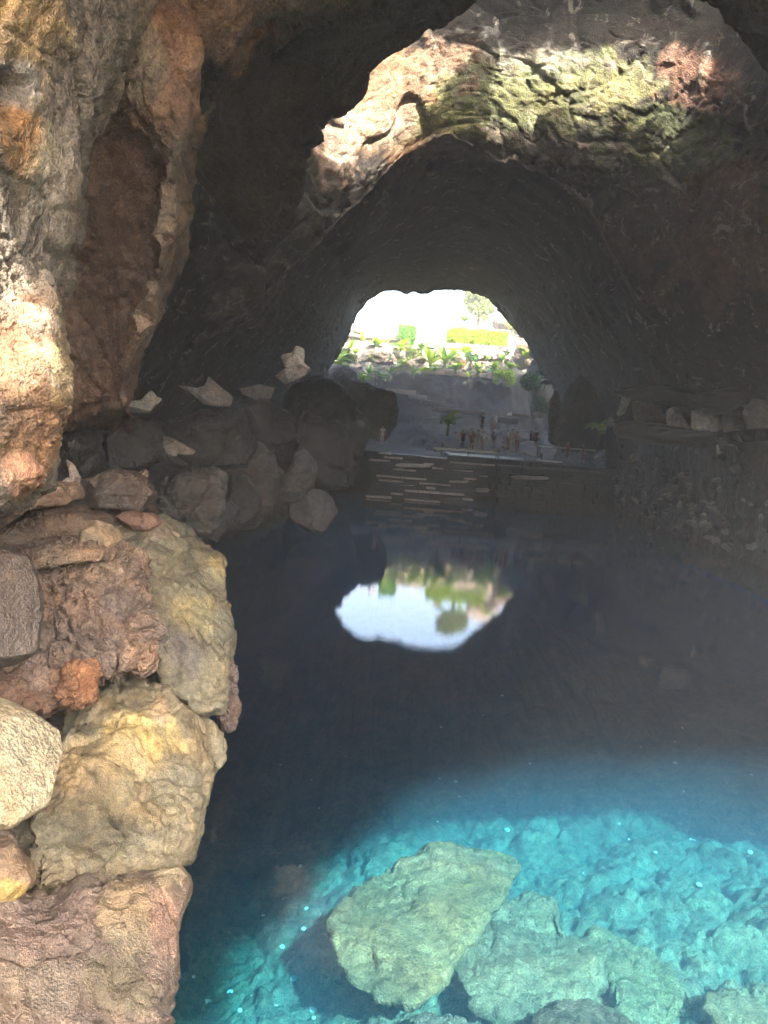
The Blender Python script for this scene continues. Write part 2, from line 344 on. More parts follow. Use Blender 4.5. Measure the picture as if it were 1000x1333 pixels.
d = (1.7-0.5*far)*rock_noise(V, 3.6, 11, rough=0.7, fine=0.15, angular=0.75)+(0.16-0.1*np.clip(far*3, 0, 1))*rock_noise(V, 0.9, 12, angular=0.6)
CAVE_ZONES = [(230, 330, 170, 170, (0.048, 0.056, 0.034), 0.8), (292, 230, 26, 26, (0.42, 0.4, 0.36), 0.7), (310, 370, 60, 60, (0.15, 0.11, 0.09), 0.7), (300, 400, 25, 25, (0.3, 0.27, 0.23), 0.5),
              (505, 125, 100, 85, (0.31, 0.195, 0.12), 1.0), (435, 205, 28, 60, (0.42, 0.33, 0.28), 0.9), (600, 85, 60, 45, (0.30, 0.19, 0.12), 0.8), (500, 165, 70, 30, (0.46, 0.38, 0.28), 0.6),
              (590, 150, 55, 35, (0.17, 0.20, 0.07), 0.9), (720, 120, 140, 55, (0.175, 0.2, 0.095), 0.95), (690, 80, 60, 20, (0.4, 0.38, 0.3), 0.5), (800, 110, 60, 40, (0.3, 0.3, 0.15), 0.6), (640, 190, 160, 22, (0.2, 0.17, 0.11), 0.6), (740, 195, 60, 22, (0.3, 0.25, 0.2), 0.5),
              (905, 105, 52, 48, (0.32, 0.175, 0.115), 0.8), (880, 190, 90, 50, (0.12, 0.14, 0.06), 0.85), (940, 300, 120, 100, (0.17, 0.095, 0.06), 0.85), (840, 260, 60, 60, (0.1, 0.1, 0.07), 0.7), (690, -5, 330, 42, (0.03, 0.028, 0.022), 0.95)]  # near-black last zone paints the shade above the sunlit patch
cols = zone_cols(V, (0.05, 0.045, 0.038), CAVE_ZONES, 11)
rim = np.clip((V[:, 1]-88)/8, 0, 1); d = d+rim*(0.9*rock_noise(V, 1.7, 14)-0.2); V[:, 1] += rim*1.2*fbm(V*0.5, 3, 16)
V = V+Nn*d[:, None]
WSEL = np.repeat((tt > 0.2) & (tt < 5.4), 680); WV = V[WSEL]; WPX, WPY = proj(WV)
def wall_at(px, py):      # the point of the cave wall seen at a pixel
    d2 = (WPX-px)**2+(WPY-py)**2; c = np.where(d2 < d2.min()+9)[0]; return WV[c[np.argmin(WV[c, 1])]].astype(float)
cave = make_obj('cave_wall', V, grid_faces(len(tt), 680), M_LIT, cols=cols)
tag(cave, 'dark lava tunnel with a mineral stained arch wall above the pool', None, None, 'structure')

# ------------------------------------------------------------------ lava plateau overhead, skylight and pit cut to shape the sun, wall holes added
def inpoly(x, y, poly):
    r = np.zeros(x.shape, bool); n = len(poly)
    for k in range(n):
        (x1, y1), (x2, y2) = poly[k], poly[(k+1) % n]
        c = ((y1 > y) != (y2 > y)) & (x < (x2-x1)*(y-y1)/((y2-y1) or 1e-9)+x1); r ^= c
    return r
def sunward(p, z): return p+TOSUN*((z-p[2])/TOSUN[2])
H_FAR, H_NEAR = 26.0, 11.5
LITP = [(405, 240, 36.5), (385, 90, 35), (470, 30, 36), (540, 40, 36), (640, 50, 36), (760, 58, 35.5), (850, 52, 35), (918, 54, 34.5), (950, 82, 34), (956, 122, 34), (865, 149, 34.6), (790, 160, 35.5), (700, 173, 36.2), (640, 180, 36.8), (580, 186, 37), (520, 210, 37), (450, 222, 37)]
HOLE_SKY = [tuple(sunward(P(q[0], q[1], wall_at(q[0], max(q[1], 30))[1] if q[0] > 420 else q[2]), H_FAR)[:2]) for q in LITP]  # skylight outline traced back along the sun from the wanted lit patch
BEDL = [(270, 1345, -2.4), (300, 1250, -2.5), (395, 1195, -2.7), (425, 1120, -2.6), (520, 1078, -2.6), (700, 1062, -2.5), (830, 1056, -2.5), (960, 1100, -2.6), (1100, 1170, -2.4)]
near_edge = [tuple(sunward(W(a, b, c), H_NEAR)[:2]) for a, b, c in BEDL]
x0, y0_ = near_edge[0]
HOLE_PIT = near_edge+[(34, near_edge[-1][1]-1), (34, -46), (-26, -46), (-26, -9.5), (x0-1.5, -9.5)]  # pit rim shaped so its shadow bounds the lit pool bed
HOLE_WALL = [(-7, 0.6), (-1.0, 0.2), (0.0, 0.0), (-0.3, 1.2), (-0.9, 1.7), (-7, 1.9)]  # added opening, lets sun onto the near left wall
HOLE_TOP = [(-3.2, 3.0), (-1.9, 3.2), (-2.0, 4.2), (-2.4, 5.2), (-3.2, 5.2)]  # added opening for sun dapples high on the left wall
gx = np.concatenate([np.arange(-70, -12, 1.5), np.arange(-12, 30, 0.35), np.arange(30, 80.1, 1.5)]); gy = np.concatenate([np.arange(-90, -14, 1.5), np.arange(-14, 40, 0.35), np.arange(40, 99.6, 1.0)])
X, Y = np.meshgrid(gx, gy, indexing='ij'); t = np.clip((Y-4)/16, 0, 1); t = t*t*(3-2*t)
V = np.stack([X, Y, H_NEAR+(H_FAR-H_NEAR)*t], -1).reshape(-1, 3); V[:, 2] += 0.25*fbm(V*0.5, 4, 3)+np.clip((V[:, 1]-42)/30, 0, 1)*3.5
F = grid_faces(*X.shape); fc = V[F].mean(1); jit = np.stack([fbm(fc*1.3, 3, 5), fbm(fc*1.3+9, 3, 6)], 1)
fx, fy = fc[:, 0]+0.28*jit[:, 0], fc[:, 1]+0.28*jit[:, 1]
keep = ~(inpoly(fx, fy, HOLE_SKY) | inpoly(fx, fy, HOLE_PIT) | inpoly(fx, fy, HOLE_WALL) | (inpoly(fx, fy, HOLE_TOP) & (fbm(fc*1.7, 2, 15) > 0.0)))
tag(make_obj('lava_plateau', V, F[keep], M_NEAR, cols=zone_cols(V, (0.2, 0.17, 0.14), (), 4)), 'lava crust over the cave with openings shaped to let the sun patches in', None, None, 'structure')
# floor of the near pit, where the photographer stands
gx = np.linspace(-30, 40, 90); gy = np.concatenate([np.linspace(-50, 1.2, 90)])
X, Y = np.meshgrid(gx, gy, indexing='ij'); V = np.stack([X, Y, 3.2+np.clip(-Y-12, 0, 50)*0.22], -1).reshape(-1, 3); V[:, 2] += 0.12*fbm(V*0.7, 4, 8)
V[:, 2] = np.where(V[:, 1] > 1.0, -5, V[:, 2])
tag(make_obj('pit_floor', V, grid_faces(*X.shape), M_NEAR, cols=zone_cols(V, (0.34, 0.29, 0.22), (), 9)), 'rocky floor of the pit behind the viewer', None, None, 'structure')

# ------------------------------------------------------------------ near ceiling and left walls
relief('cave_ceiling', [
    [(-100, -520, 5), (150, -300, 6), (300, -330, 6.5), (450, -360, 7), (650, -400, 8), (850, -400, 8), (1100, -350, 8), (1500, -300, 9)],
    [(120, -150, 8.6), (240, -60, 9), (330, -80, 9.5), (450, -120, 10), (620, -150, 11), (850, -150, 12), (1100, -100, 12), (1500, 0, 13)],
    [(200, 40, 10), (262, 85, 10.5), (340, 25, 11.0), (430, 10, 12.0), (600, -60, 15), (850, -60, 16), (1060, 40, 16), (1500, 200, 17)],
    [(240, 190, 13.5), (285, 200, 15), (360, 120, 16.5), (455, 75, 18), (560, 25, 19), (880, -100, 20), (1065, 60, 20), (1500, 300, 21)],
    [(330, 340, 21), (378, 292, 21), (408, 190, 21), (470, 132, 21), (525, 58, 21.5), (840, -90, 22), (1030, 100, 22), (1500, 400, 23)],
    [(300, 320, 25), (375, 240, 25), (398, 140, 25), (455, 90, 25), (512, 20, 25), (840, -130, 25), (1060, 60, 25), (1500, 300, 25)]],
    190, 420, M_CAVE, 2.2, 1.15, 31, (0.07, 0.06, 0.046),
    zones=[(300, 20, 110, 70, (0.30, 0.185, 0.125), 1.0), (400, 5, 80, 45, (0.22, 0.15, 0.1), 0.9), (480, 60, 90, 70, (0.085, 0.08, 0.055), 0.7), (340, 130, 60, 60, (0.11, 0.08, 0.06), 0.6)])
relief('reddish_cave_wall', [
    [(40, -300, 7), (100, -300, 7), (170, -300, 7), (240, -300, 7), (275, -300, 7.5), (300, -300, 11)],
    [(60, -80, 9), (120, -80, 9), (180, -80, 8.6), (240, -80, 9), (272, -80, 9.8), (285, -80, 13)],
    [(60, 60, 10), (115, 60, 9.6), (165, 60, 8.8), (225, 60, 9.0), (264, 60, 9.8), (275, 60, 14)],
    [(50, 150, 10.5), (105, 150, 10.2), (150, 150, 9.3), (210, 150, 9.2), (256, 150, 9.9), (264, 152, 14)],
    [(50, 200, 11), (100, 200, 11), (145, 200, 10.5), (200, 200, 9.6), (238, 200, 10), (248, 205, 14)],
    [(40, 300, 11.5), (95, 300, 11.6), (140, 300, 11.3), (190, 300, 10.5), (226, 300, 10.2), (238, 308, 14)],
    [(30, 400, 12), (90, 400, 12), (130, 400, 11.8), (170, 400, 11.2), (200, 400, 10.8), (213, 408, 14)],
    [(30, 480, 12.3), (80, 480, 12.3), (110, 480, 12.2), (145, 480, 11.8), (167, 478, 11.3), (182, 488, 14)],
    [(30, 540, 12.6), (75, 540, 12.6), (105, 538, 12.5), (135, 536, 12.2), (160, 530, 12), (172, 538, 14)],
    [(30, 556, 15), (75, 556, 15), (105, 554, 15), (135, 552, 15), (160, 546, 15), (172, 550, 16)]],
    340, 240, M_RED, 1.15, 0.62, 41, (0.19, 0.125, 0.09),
    zones=[(200, 60, 90, 120, (0.33, 0.2, 0.13), 1.0), (215, 130, 60, 60, (0.36, 0.23, 0.16), 0.9), (150, 90, 50, 90, (0.3, 0.25, 0.19), 0.8), (140, 360, 70, 170, (0.13, 0.085, 0.06), 0.9), (225, 250, 25, 90, (0.28, 0.22, 0.17), 0.7), (195, 410, 20, 60, (0.3, 0.24, 0.18), 0.5)])  # wide dark brown zone paints the shade of the recessed face
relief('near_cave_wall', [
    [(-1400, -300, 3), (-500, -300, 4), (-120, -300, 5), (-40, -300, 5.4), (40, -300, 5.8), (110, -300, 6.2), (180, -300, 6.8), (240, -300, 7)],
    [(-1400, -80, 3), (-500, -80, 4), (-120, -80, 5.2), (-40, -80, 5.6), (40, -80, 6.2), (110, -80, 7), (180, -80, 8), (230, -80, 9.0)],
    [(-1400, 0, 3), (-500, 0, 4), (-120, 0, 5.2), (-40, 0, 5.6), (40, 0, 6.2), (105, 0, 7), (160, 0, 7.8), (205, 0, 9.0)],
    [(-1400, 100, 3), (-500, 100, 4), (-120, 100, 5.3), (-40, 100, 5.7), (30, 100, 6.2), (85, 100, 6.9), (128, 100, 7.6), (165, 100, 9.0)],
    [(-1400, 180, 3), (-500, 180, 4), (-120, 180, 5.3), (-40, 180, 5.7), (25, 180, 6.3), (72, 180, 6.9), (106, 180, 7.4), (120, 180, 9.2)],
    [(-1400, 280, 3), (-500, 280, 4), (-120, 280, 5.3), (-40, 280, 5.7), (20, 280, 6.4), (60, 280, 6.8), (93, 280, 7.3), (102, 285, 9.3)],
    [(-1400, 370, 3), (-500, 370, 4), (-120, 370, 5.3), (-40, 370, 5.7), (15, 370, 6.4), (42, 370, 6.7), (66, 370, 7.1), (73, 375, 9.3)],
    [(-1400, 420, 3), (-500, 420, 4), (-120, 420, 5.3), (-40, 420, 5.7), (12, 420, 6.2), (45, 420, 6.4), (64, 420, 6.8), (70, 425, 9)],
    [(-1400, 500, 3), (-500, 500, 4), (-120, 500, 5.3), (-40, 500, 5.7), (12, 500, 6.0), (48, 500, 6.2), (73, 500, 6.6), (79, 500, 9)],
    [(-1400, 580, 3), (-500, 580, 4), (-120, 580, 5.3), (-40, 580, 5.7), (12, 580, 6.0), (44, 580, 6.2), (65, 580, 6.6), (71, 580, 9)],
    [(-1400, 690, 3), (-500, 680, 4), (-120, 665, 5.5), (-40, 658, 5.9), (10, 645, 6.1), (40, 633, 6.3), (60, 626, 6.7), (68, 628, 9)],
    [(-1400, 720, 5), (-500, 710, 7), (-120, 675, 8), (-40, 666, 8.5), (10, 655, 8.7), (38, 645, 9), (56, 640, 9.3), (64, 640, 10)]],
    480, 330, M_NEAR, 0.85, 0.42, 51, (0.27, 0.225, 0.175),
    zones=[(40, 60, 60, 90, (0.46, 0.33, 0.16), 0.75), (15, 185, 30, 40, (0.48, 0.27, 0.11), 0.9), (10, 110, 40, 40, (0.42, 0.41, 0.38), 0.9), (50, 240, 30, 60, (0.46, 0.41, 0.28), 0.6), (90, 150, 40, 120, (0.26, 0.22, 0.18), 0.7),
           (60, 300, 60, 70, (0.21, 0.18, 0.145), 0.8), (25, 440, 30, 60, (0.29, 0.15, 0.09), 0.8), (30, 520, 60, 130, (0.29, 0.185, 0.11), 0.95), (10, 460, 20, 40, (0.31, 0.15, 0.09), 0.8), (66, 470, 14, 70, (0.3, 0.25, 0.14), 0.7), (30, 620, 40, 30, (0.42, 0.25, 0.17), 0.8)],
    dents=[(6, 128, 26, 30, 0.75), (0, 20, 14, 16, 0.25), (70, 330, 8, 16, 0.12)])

# ------------------------------------------------------------------ banks and pool bed
def shore_x(y):      # left shoreline
    return np.interp(y, [2, 6, 8.5, 12, 14, 20, 32, 38, 45, 57, 64, 75], [-1.6, -2.3, -2.7, -3.3, -3.7, -5.0, -7.4, -5.6, -5.2, -4.6, -4.0, -4.0])
gy = np.concatenate([np.linspace(2, 16, 170, endpoint=False), np.linspace(16, 72, 260)]); gu = np.linspace(0, 1, 170)
Yg, U = np.meshgrid(gy, gu, indexing='ij')
prof_u = [0, 0.25, 0.5, 0.62, 0.72, 0.8, 1.0]; far_t = np.clip((Yg-14)/12, 0, 1)
dx_n = np.interp(U, prof_u, [-14, -6.0, -2.6, -1.4, -0.5, 0.0, 0.7]); z_n = np.interp(U, prof_u, [5.0, 3.6, 2.0, 1.3, 0.5, -0.3, -4.5])
dx_f = np.interp(U, prof_u, [-16, -8, -4.5, -2.6, -1.0, 0.0, 1.0]); z_f = np.interp(U, prof_u, [6.5, 5.0, 3.4, 2.2, 1.0, -0.3, -4.5])
nb = np.clip((10.5-Yg)/3, 0, 1)
V = np.stack([shore_x(Yg)-0.9*nb+dx_n*(1-far_t)+dx_f*far_t, Yg, z_n*(1-far_t)+z_f*far_t-0.7*nb], -1)
Nn = grid_normals(V).reshape(-1, 3); Nn *= np.sign(Nn[:, 2].mean()); V = V.reshape(-1, 3)
V = V+Nn*(0.75*rock_noise(V, 1.5, 61))[:, None]
tag(make_obj('rocky_bank', V, grid_faces(*Yg.shape), M_DARKB, cols=zone_cols(V, (0.08, 0.07, 0.06), [(100, 690, 130, 70, (0.26, 0.19, 0.13), 0.8)], 62)), 'dark lava bank along the water', None, None, 'structure')
gx = np.concatenate([np.linspace(-12, -4, 40, endpoint=False), np.linspace(-4, 10, 340, endpoint=False), np.linspace(10, 24, 60)]); gy = np.concatenate([np.linspace(4.5, 16, 330, endpoint=False), np.linspace(16, 72, 80)])
X, Y = np.meshgrid(gx, gy, indexing='ij')
bz = np.interp(Y, [0, 5, 8, 10, 11.5, 14, 20, 40, 75], [-1.35, -1.45, -1.75, -2.15, -2.5, -2.9, -3.4, -4.2, -4.5])
bz += np.clip((X-2)*0.07, 0, 0.35)-np.clip((-X+0.3)*0.5, 0, 1.0)
V = np.stack([X, Y, bz], -1).reshape(-1, 3)
q = V*np.array([1, 1, 0]); qw = q+0.25*np.stack([fbm(q, 3, 74), fbm(q+9, 3, 75), 0*q[:, 0]], 1)
V[:, 2] += 0.35*fbm(q*0.5, 3, 71)+0.16*facets(qw*0.8, 72)+0.26*lumps(qw, 0.75, 73)+0.13*lumps(qw, 0.3, 78)+0.05*lumps(q, 0.13, 79)+0.03*fbm(q*12, 3, 76)
BEDV = V.copy()
tag(make_obj('pool_bed', V, grid_faces(*X.shape), M_BED, cols=zone_cols(V, (0.31, 0.29, 0.2), (), 77, 0.62)), 'stony bed of the pool', None, None, 'structure')

# ------------------------------------------------------------------ water: mirror surface over a clear blue body
mw = bpy.data.materials.new('clear_pool_water'); mw.use_nodes = True; nt = mw.node_tree; L = nt.links.new; nt.nodes.clear()
out = node(nt, 'ShaderNodeOutputMaterial'); tr = node(nt, 'ShaderNodeBsdfTransparent'); gl = node(nt, 'ShaderNodeBsdfGlossy'); gl.inputs['Roughness'].default_value = 0.0
fr = node(nt, 'ShaderNodeFresnel'); fr.inputs['IOR'].default_value = 1.33; mx = node(nt, 'ShaderNodeMixShader')
tc = node(nt, 'ShaderNodeTexCoord'); n1 = node(nt, 'ShaderNodeTexNoise'); n1.inputs['Scale'].default_value = 6.0; n1.inputs['Detail'].default_value = 4; L(tc.outputs['Object'], n1.inputs['Vector'])
bp = node(nt, 'ShaderNodeBump'); bp.inputs['Strength'].default_value = 0.045; bp.inputs['Distance'].default_value = 0.02; L(n1.outputs[0], bp.inputs['Height'])
L(bp.outputs[0], gl.inputs['Normal']); L(bp.outputs[0], fr.inputs['Normal'])
L(fr.outputs[0], mx.inputs[0]); L(tr.outputs[0], mx.inputs[1]); L(gl.outputs[0], mx.inputs[2]); L(mx.outputs[0], out.inputs['Surface'])
va = node(nt, 'ShaderNodeVolumeAbsorption'); va.inputs['Color'].default_value = (0.0, 0.795, 0.965, 1); va.inputs['Density'].default_value = 0.36
vsc = node(nt, 'ShaderNodeVolumeScatter'); vsc.inputs['Color'].default_value = (0.14, 0.62, 1.0, 1); vsc.inputs['Density'].default_value = 0.055; vsc.inputs['Anisotropy'].default_value = 0.2
ad = node(nt, 'ShaderNodeAddShader'); L(va.outputs[0], ad.inputs[0]); L(vsc.outputs[0], ad.inputs[1]); L(ad.outputs[0], out.inputs['Volume'])
bx = np.array([[x, y, z] for x in (-25, 35) for y in (1.3, 90) for z in (-12, 0)], float)
tag(make_obj('water', bx, [[0, 1, 3, 2], [4, 6, 7, 5], [0, 4, 5, 1], [2, 3, 7, 6], [0, 2, 6, 4], [1, 5, 7, 3]], mw, smooth=False), 'still clear blue pool water', None, None, 'structure')

# ------------------------------------------------------------------ foreground rocks on the left bank
OLIVE, TAN, BROWN, GREY = (0.235, 0.215, 0.15), (0.42, 0.36, 0.22), (0.2, 0.15, 0.115), (0.2, 0.185, 0.165)
outline_rock('boulder', [(-60, 1120), (20, 1060), (55, 960), (70, 885), (140, 868), (212, 880), (238, 918), (284, 944), (297, 966), (284, 1000), (264, 1024), (252, 1060), (244, 1112), (205, 1160), (110, 1190), (20, 1180)],
    8.4, 1.3, M_FORE, 0.8, 0.42, 101, OLIVE, p=3.2, tilt=(0.25, 0.75), n=150, m=300, soften=1,
    zones=[(190, 960, 55, 45, (0.5, 0.42, 0.2), 0.95), (150, 990, 60, 40, (0.44, 0.37, 0.22), 0.7), (90, 1000, 30, 40, (0.42, 0.34, 0.2), 0.7), (270, 970, 30, 40, (0.32, 0.29, 0.2), 0.7), (210, 925, 14, 30, (0.55, 0.45, 0.3), 0.8), (120, 1085, 120, 36, (0.12, 0.11, 0.075), 0.9), (200, 1060, 60, 40, (0.27, 0.24, 0.15), 0.6)],
    label='large olive boulder with yellow lichen stains jutting over the water', group='rocks on the near bank')
outline_rock('boulder', [(-120, 1190), (-10, 1165), (40, 1178), (90, 1150), (150, 1158), (200, 1138), (240, 1118), (253, 1142), (248, 1180), (228, 1232), (214, 1275), (200, 1335), (190, 1400), (180, 1470), (-120, 1500)],
    5.35, 0.8, M_WET, 0.7, 0.36, 102, (0.23, 0.18, 0.145), p=3.0, tilt=(0.35, 0.6), n=150, m=300, soften=1,
    zones=[(225, 1130, 30, 30, (0.38, 0.32, 0.2), 0.8), (170, 1200, 40, 60, (0.28, 0.24, 0.15), 0.7), (60, 1210, 70, 50, (0.25, 0.19, 0.165), 0.7), (215, 1200, 20, 50, (0.24, 0.17, 0.14), 0.7), (40, 1290, 60, 40, (0.24, 0.2, 0.15), 0.7), (150, 1290, 50, 50, (0.2, 0.175, 0.11), 0.7)],
    label='wet brown rock at the bottom left sloping down into the pool', group='rocks on the near bank')
outline_rock('clinker_rock', [(20, 740), (60, 712), (120, 702), (165, 692), (186, 728), (202, 762), (193, 790), (214, 828), (210, 860), (218, 892), (180, 882), (135, 893), (60, 920), (0, 930), (-30, 850)],
    9.2, 0.9, M_CLINK, 0.30, 0.26, 103, (0.29, 0.22, 0.18), p=3.0, tilt=(0.1, 0.5), n=160, m=310, soften=1, rough=1.6, lump=(0.3, 0.2),
    zones=[(120, 730, 60, 25, (0.38, 0.28, 0.2), 0.7), (90, 790, 40, 30, (0.33, 0.25, 0.21), 0.6), (185, 850, 25, 30, (0.4, 0.26, 0.17), 0.6), (150, 800, 30, 40, (0.27, 0.22, 0.2), 0.5)],
    label='rough pinkish brown clinker lava piled above the olive boulder', group='rocks on the near bank')
outline_rock('orange_stone', [(70, 905), (75, 870), (95, 855), (125, 856), (134, 872), (122, 890), (120, 915), (95, 925), (80, 920)],
    8.05, 0.22, M_CLINK, 0.22, 0.2, 104, (0.38, 0.2, 0.11), p=2.6, lump=(0.2, 0.05), tilt=(0, 0.4), n=60, m=120, label='rusty orange lump at the foot of the clinker rock', group='rocks on the near bank')
outline_rock('rusty_rock', [(-60, 890), (0, 868), (50, 855), (100, 872), (112, 900), (95, 925), (60, 935), (0, 925), (-60, 930)], 8.25, 0.5, M_CLINK, 0.35, 0.22, 116, (0.25, 0.16, 0.115), n=90, m=180, lump=(0.22, 0.08),
    label='rusty brown rock between the smooth dark block and the orange lump', group='rocks on the near bank')
outline_rock('slab_rock', [(130, 690), (165, 668), (215, 668), (262, 702), (297, 728), (302, 800), (309, 832), (306, 882), (296, 930), (265, 935), (225, 905), (190, 830), (160, 740)],
    11.2, 1.2, M_FORE, 0.9, 0.45, 105, (0.19, 0.18, 0.13), p=3.0, tilt=(0.3, 0.6), n=150, m=300, soften=1,
    zones=[(290, 740, 14, 20, (0.42, 0.37, 0.2), 0.9), (240, 760, 40, 50, (0.19, 0.185, 0.135), 0.7), (250, 800, 30, 30, (0.3, 0.27, 0.15), 0.7), (270, 870, 30, 40, (0.24, 0.22, 0.15), 0.6), (235, 850, 30, 40, (0.16, 0.14, 0.13), 0.7), (200, 690, 40, 20, (0.26, 0.2, 0.15), 0.7)],
    label='long grey green slab of rock standing along the waterline', group='rocks on the near bank')
outline_rock('knobbly_rock', [(284, 868), (300, 858), (311, 878), (309, 905), (314, 925), (308, 948), (294, 955), (283, 930), (278, 895)],
    11.0, 0.35, M_CLINK, 0.3, 0.15, 106, (0.2, 0.155, 0.145), p=2.4, n=80, m=140, lump=(0.16, 0.09), label='small knobbly dark rock hanging at the end of the grey green slab', group='rocks on the near bank')
outline_rock('block_rock', [(-60, 725), (0, 712), (40, 722), (55, 755), (58, 800), (50, 850), (20, 868), (-60, 885)],
    7.0, 0.6, M_DARKB, 0.8, 0.1, 107, (0.13, 0.105, 0.09), p=4.0, n=90, m=180, tilt=(0.2, 0.2), label='smooth dark brown block cut by the left edge of the picture', group='rocks on the near bank')
outline_rock('block_rock', [(-60, 905), (-5, 905), (40, 922), (78, 946), (82, 972), (70, 1010), (62, 1040), (10, 1066), (-60, 1085)],
    6.2, 0.55, M_CLINK, 0.7, 0.07, 108, (0.56, 0.5, 0.34), p=4.5, n=110, m=220, tilt=(0.25, 0.3), angular=0.7, label='pale yellow pitted block in full light at the left edge', group='rocks on the near bank')
outline_rock('block_rock', [(-60, 1080), (0, 1068), (18, 1075), (22, 1100), (46, 1125), (48, 1142), (30, 1162), (0, 1178), (-60, 1190)],
    6.0, 0.4, M_FORE, 0.4, 0.12, 109, (0.28, 0.22, 0.16), p=3.2, n=90, m=180, tilt=(0.1, 0.3), zones=[(15, 1165, 40, 22, (0.5, 0.4, 0.16), 0.9), (0, 1090, 30, 20, (0.13, 0.1, 0.08), 0.8)],
    label='brown block with a yellow lower edge below the pale pitted block', group='rocks on the near bank')
outline_rock('mound_rock', [(-60, 700), (0, 690), (50, 655), (110, 655), (150, 668), (150, 712), (100, 720), (40, 722), (-60, 740)], 10.4, 1.0, M_DARKB, 0.7, 0.3, 110, (0.17, 0.125, 0.095), n=100, m=200,
    label='brown mound of lava behind the smooth dark block', group='rocks on the near bank')
outline_rock('ledge_rock', [(-60, 640), (0, 635), (60, 622), (105, 628), (110, 650), (60, 655), (0, 672), (-60, 690)], 9.6, 0.8, M_RED, 0.6, 0.18, 111, (0.3, 0.22, 0.165), p=3.2, n=80, m=200, tilt=(0, 0.8),
    label='flat brown ledge under the bright orange wall', group='rocks on the near bank')
outline_rock('flat_stone', [(100, 722), (106, 690), (125, 676), (148, 684), (160, 700), (150, 712), (140, 725)], 10.2, 0.35, M_FORE, 0.5, 0.1, 112, (0.36, 0.28, 0.19), p=3.5, n=60, m=120, tilt=(0, 0.6),
    label='tan wedge of stone lying above the clinker rock', group='rocks on the near bank')
outline_rock('flat_stone', [(150, 672), (170, 664), (205, 668), (212, 680), (190, 692), (165, 690)], 11.6, 0.5, M_RED, 0.4, 0.14, 113, (0.33, 0.2, 0.15), p=3.5, n=60, m=140, tilt=(0, 0.8),
    label='reddish layered slab beside the tan wedge of stone', group='rocks on the near bank')
outline_rock('flat_stone', [(200, 690), (212, 676), (230, 678), (236, 696), (222, 712), (205, 708)], 12.0, 0.4, M_FORE, 0.5, 0.12, 114, (0.25, 0.22, 0.16), n=60, m=120,
    label='grey tan stone at the top of the grey green slab', group='rocks on the near bank')
outline_rock('long_stone', [(28, 730), (60, 712), (110, 708), (150, 712), (148, 728), (90, 735), (40, 742)], 9.0, 0.35, M_CLINK, 0.35, 0.14, 115, (0.4, 0.3, 0.22), n=60, m=160,
    label='long tan lump along the top edge of the clinker rock', group='rocks on the near bank')

# ------------------------------------------------------------------ boulders on the far left bank: flat faces painted pale as catching light, among dark lava
PALE = (0.34, 0.31, 0.275)
PG, DG = 'pale rocks on the dark bank', 'dark boulders on the left bank'
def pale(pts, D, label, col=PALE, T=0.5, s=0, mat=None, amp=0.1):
    return outline_rock('pale_and_lit_rock', pts, D, T, mat or M_PALE, 0.6, amp, 200+s, col, p=4.0, n=30, m=84, soften=0, tilt=(0, 0.5), label=label, group=PG, angular=0.8)
pale([(60, 532), (80, 526), (94, 530), (108, 545), (92, 546), (72, 552), (58, 548)], 14, 'pale flat stone, painted as lit, just right of the bright orange wall', (0.44, 0.38, 0.34), s=1)
pale([(116, 528), (136, 512), (148, 515), (140, 530), (132, 548), (124, 540)], 16, 'small pale pointed stone, painted as lit, under the reddish wall', (0.36, 0.32, 0.28), s=2)
pale([(160, 524), (182, 522), (195, 508), (202, 518), (211, 518), (197, 530), (192, 537), (168, 538)], 18, 'pale winged stone, painted as lit, under the tip of the reddish wall', (0.34, 0.32, 0.28), s=3)
pale([(232, 502), (256, 508), (270, 503), (272, 490), (282, 500), (304, 518), (300, 530), (268, 526), (252, 512)], 24, 'pale long stone with a small peak, painted as lit, on the dark left bank', (0.3, 0.275, 0.26), s=4)
pale([(358, 488), (366, 494), (372, 482), (366, 462), (380, 460), (384, 450), (394, 454), (394, 472), (406, 484), (392, 490), (372, 500)], 38, 'pale forked stone, painted in place of a lit patch, at the top of the dark slope', (0.55, 0.53, 0.5), s=5, T=0.8, amp=0.2)
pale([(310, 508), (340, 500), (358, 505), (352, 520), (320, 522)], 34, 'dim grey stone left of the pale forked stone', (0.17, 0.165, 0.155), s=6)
pale([(208, 568), (222, 570), (255, 586), (252, 592), (232, 590), (224, 600), (216, 585)], 20, 'pale triangular stone, painted as lit, alone on the dark bank', (0.33, 0.29, 0.25), s=7)
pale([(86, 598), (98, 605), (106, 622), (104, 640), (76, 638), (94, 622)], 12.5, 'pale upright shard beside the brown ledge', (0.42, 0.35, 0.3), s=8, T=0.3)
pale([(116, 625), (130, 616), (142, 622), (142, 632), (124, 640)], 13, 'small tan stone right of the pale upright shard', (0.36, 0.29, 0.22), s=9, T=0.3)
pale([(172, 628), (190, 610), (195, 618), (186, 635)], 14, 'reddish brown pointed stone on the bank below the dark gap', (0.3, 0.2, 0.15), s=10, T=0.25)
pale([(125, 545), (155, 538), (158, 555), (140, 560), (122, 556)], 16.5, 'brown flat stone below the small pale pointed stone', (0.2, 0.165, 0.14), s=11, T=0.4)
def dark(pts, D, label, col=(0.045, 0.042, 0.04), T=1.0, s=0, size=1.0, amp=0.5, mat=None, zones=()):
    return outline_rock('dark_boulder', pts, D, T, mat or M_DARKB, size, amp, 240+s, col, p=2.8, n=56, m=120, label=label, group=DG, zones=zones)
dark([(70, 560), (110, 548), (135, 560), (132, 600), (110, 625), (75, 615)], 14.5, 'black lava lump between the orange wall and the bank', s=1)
dark([(130, 556), (180, 545), (208, 560), (215, 600), (190, 615), (140, 610)], 17, 'rounded dark boulder below the pale winged stone', s=2)
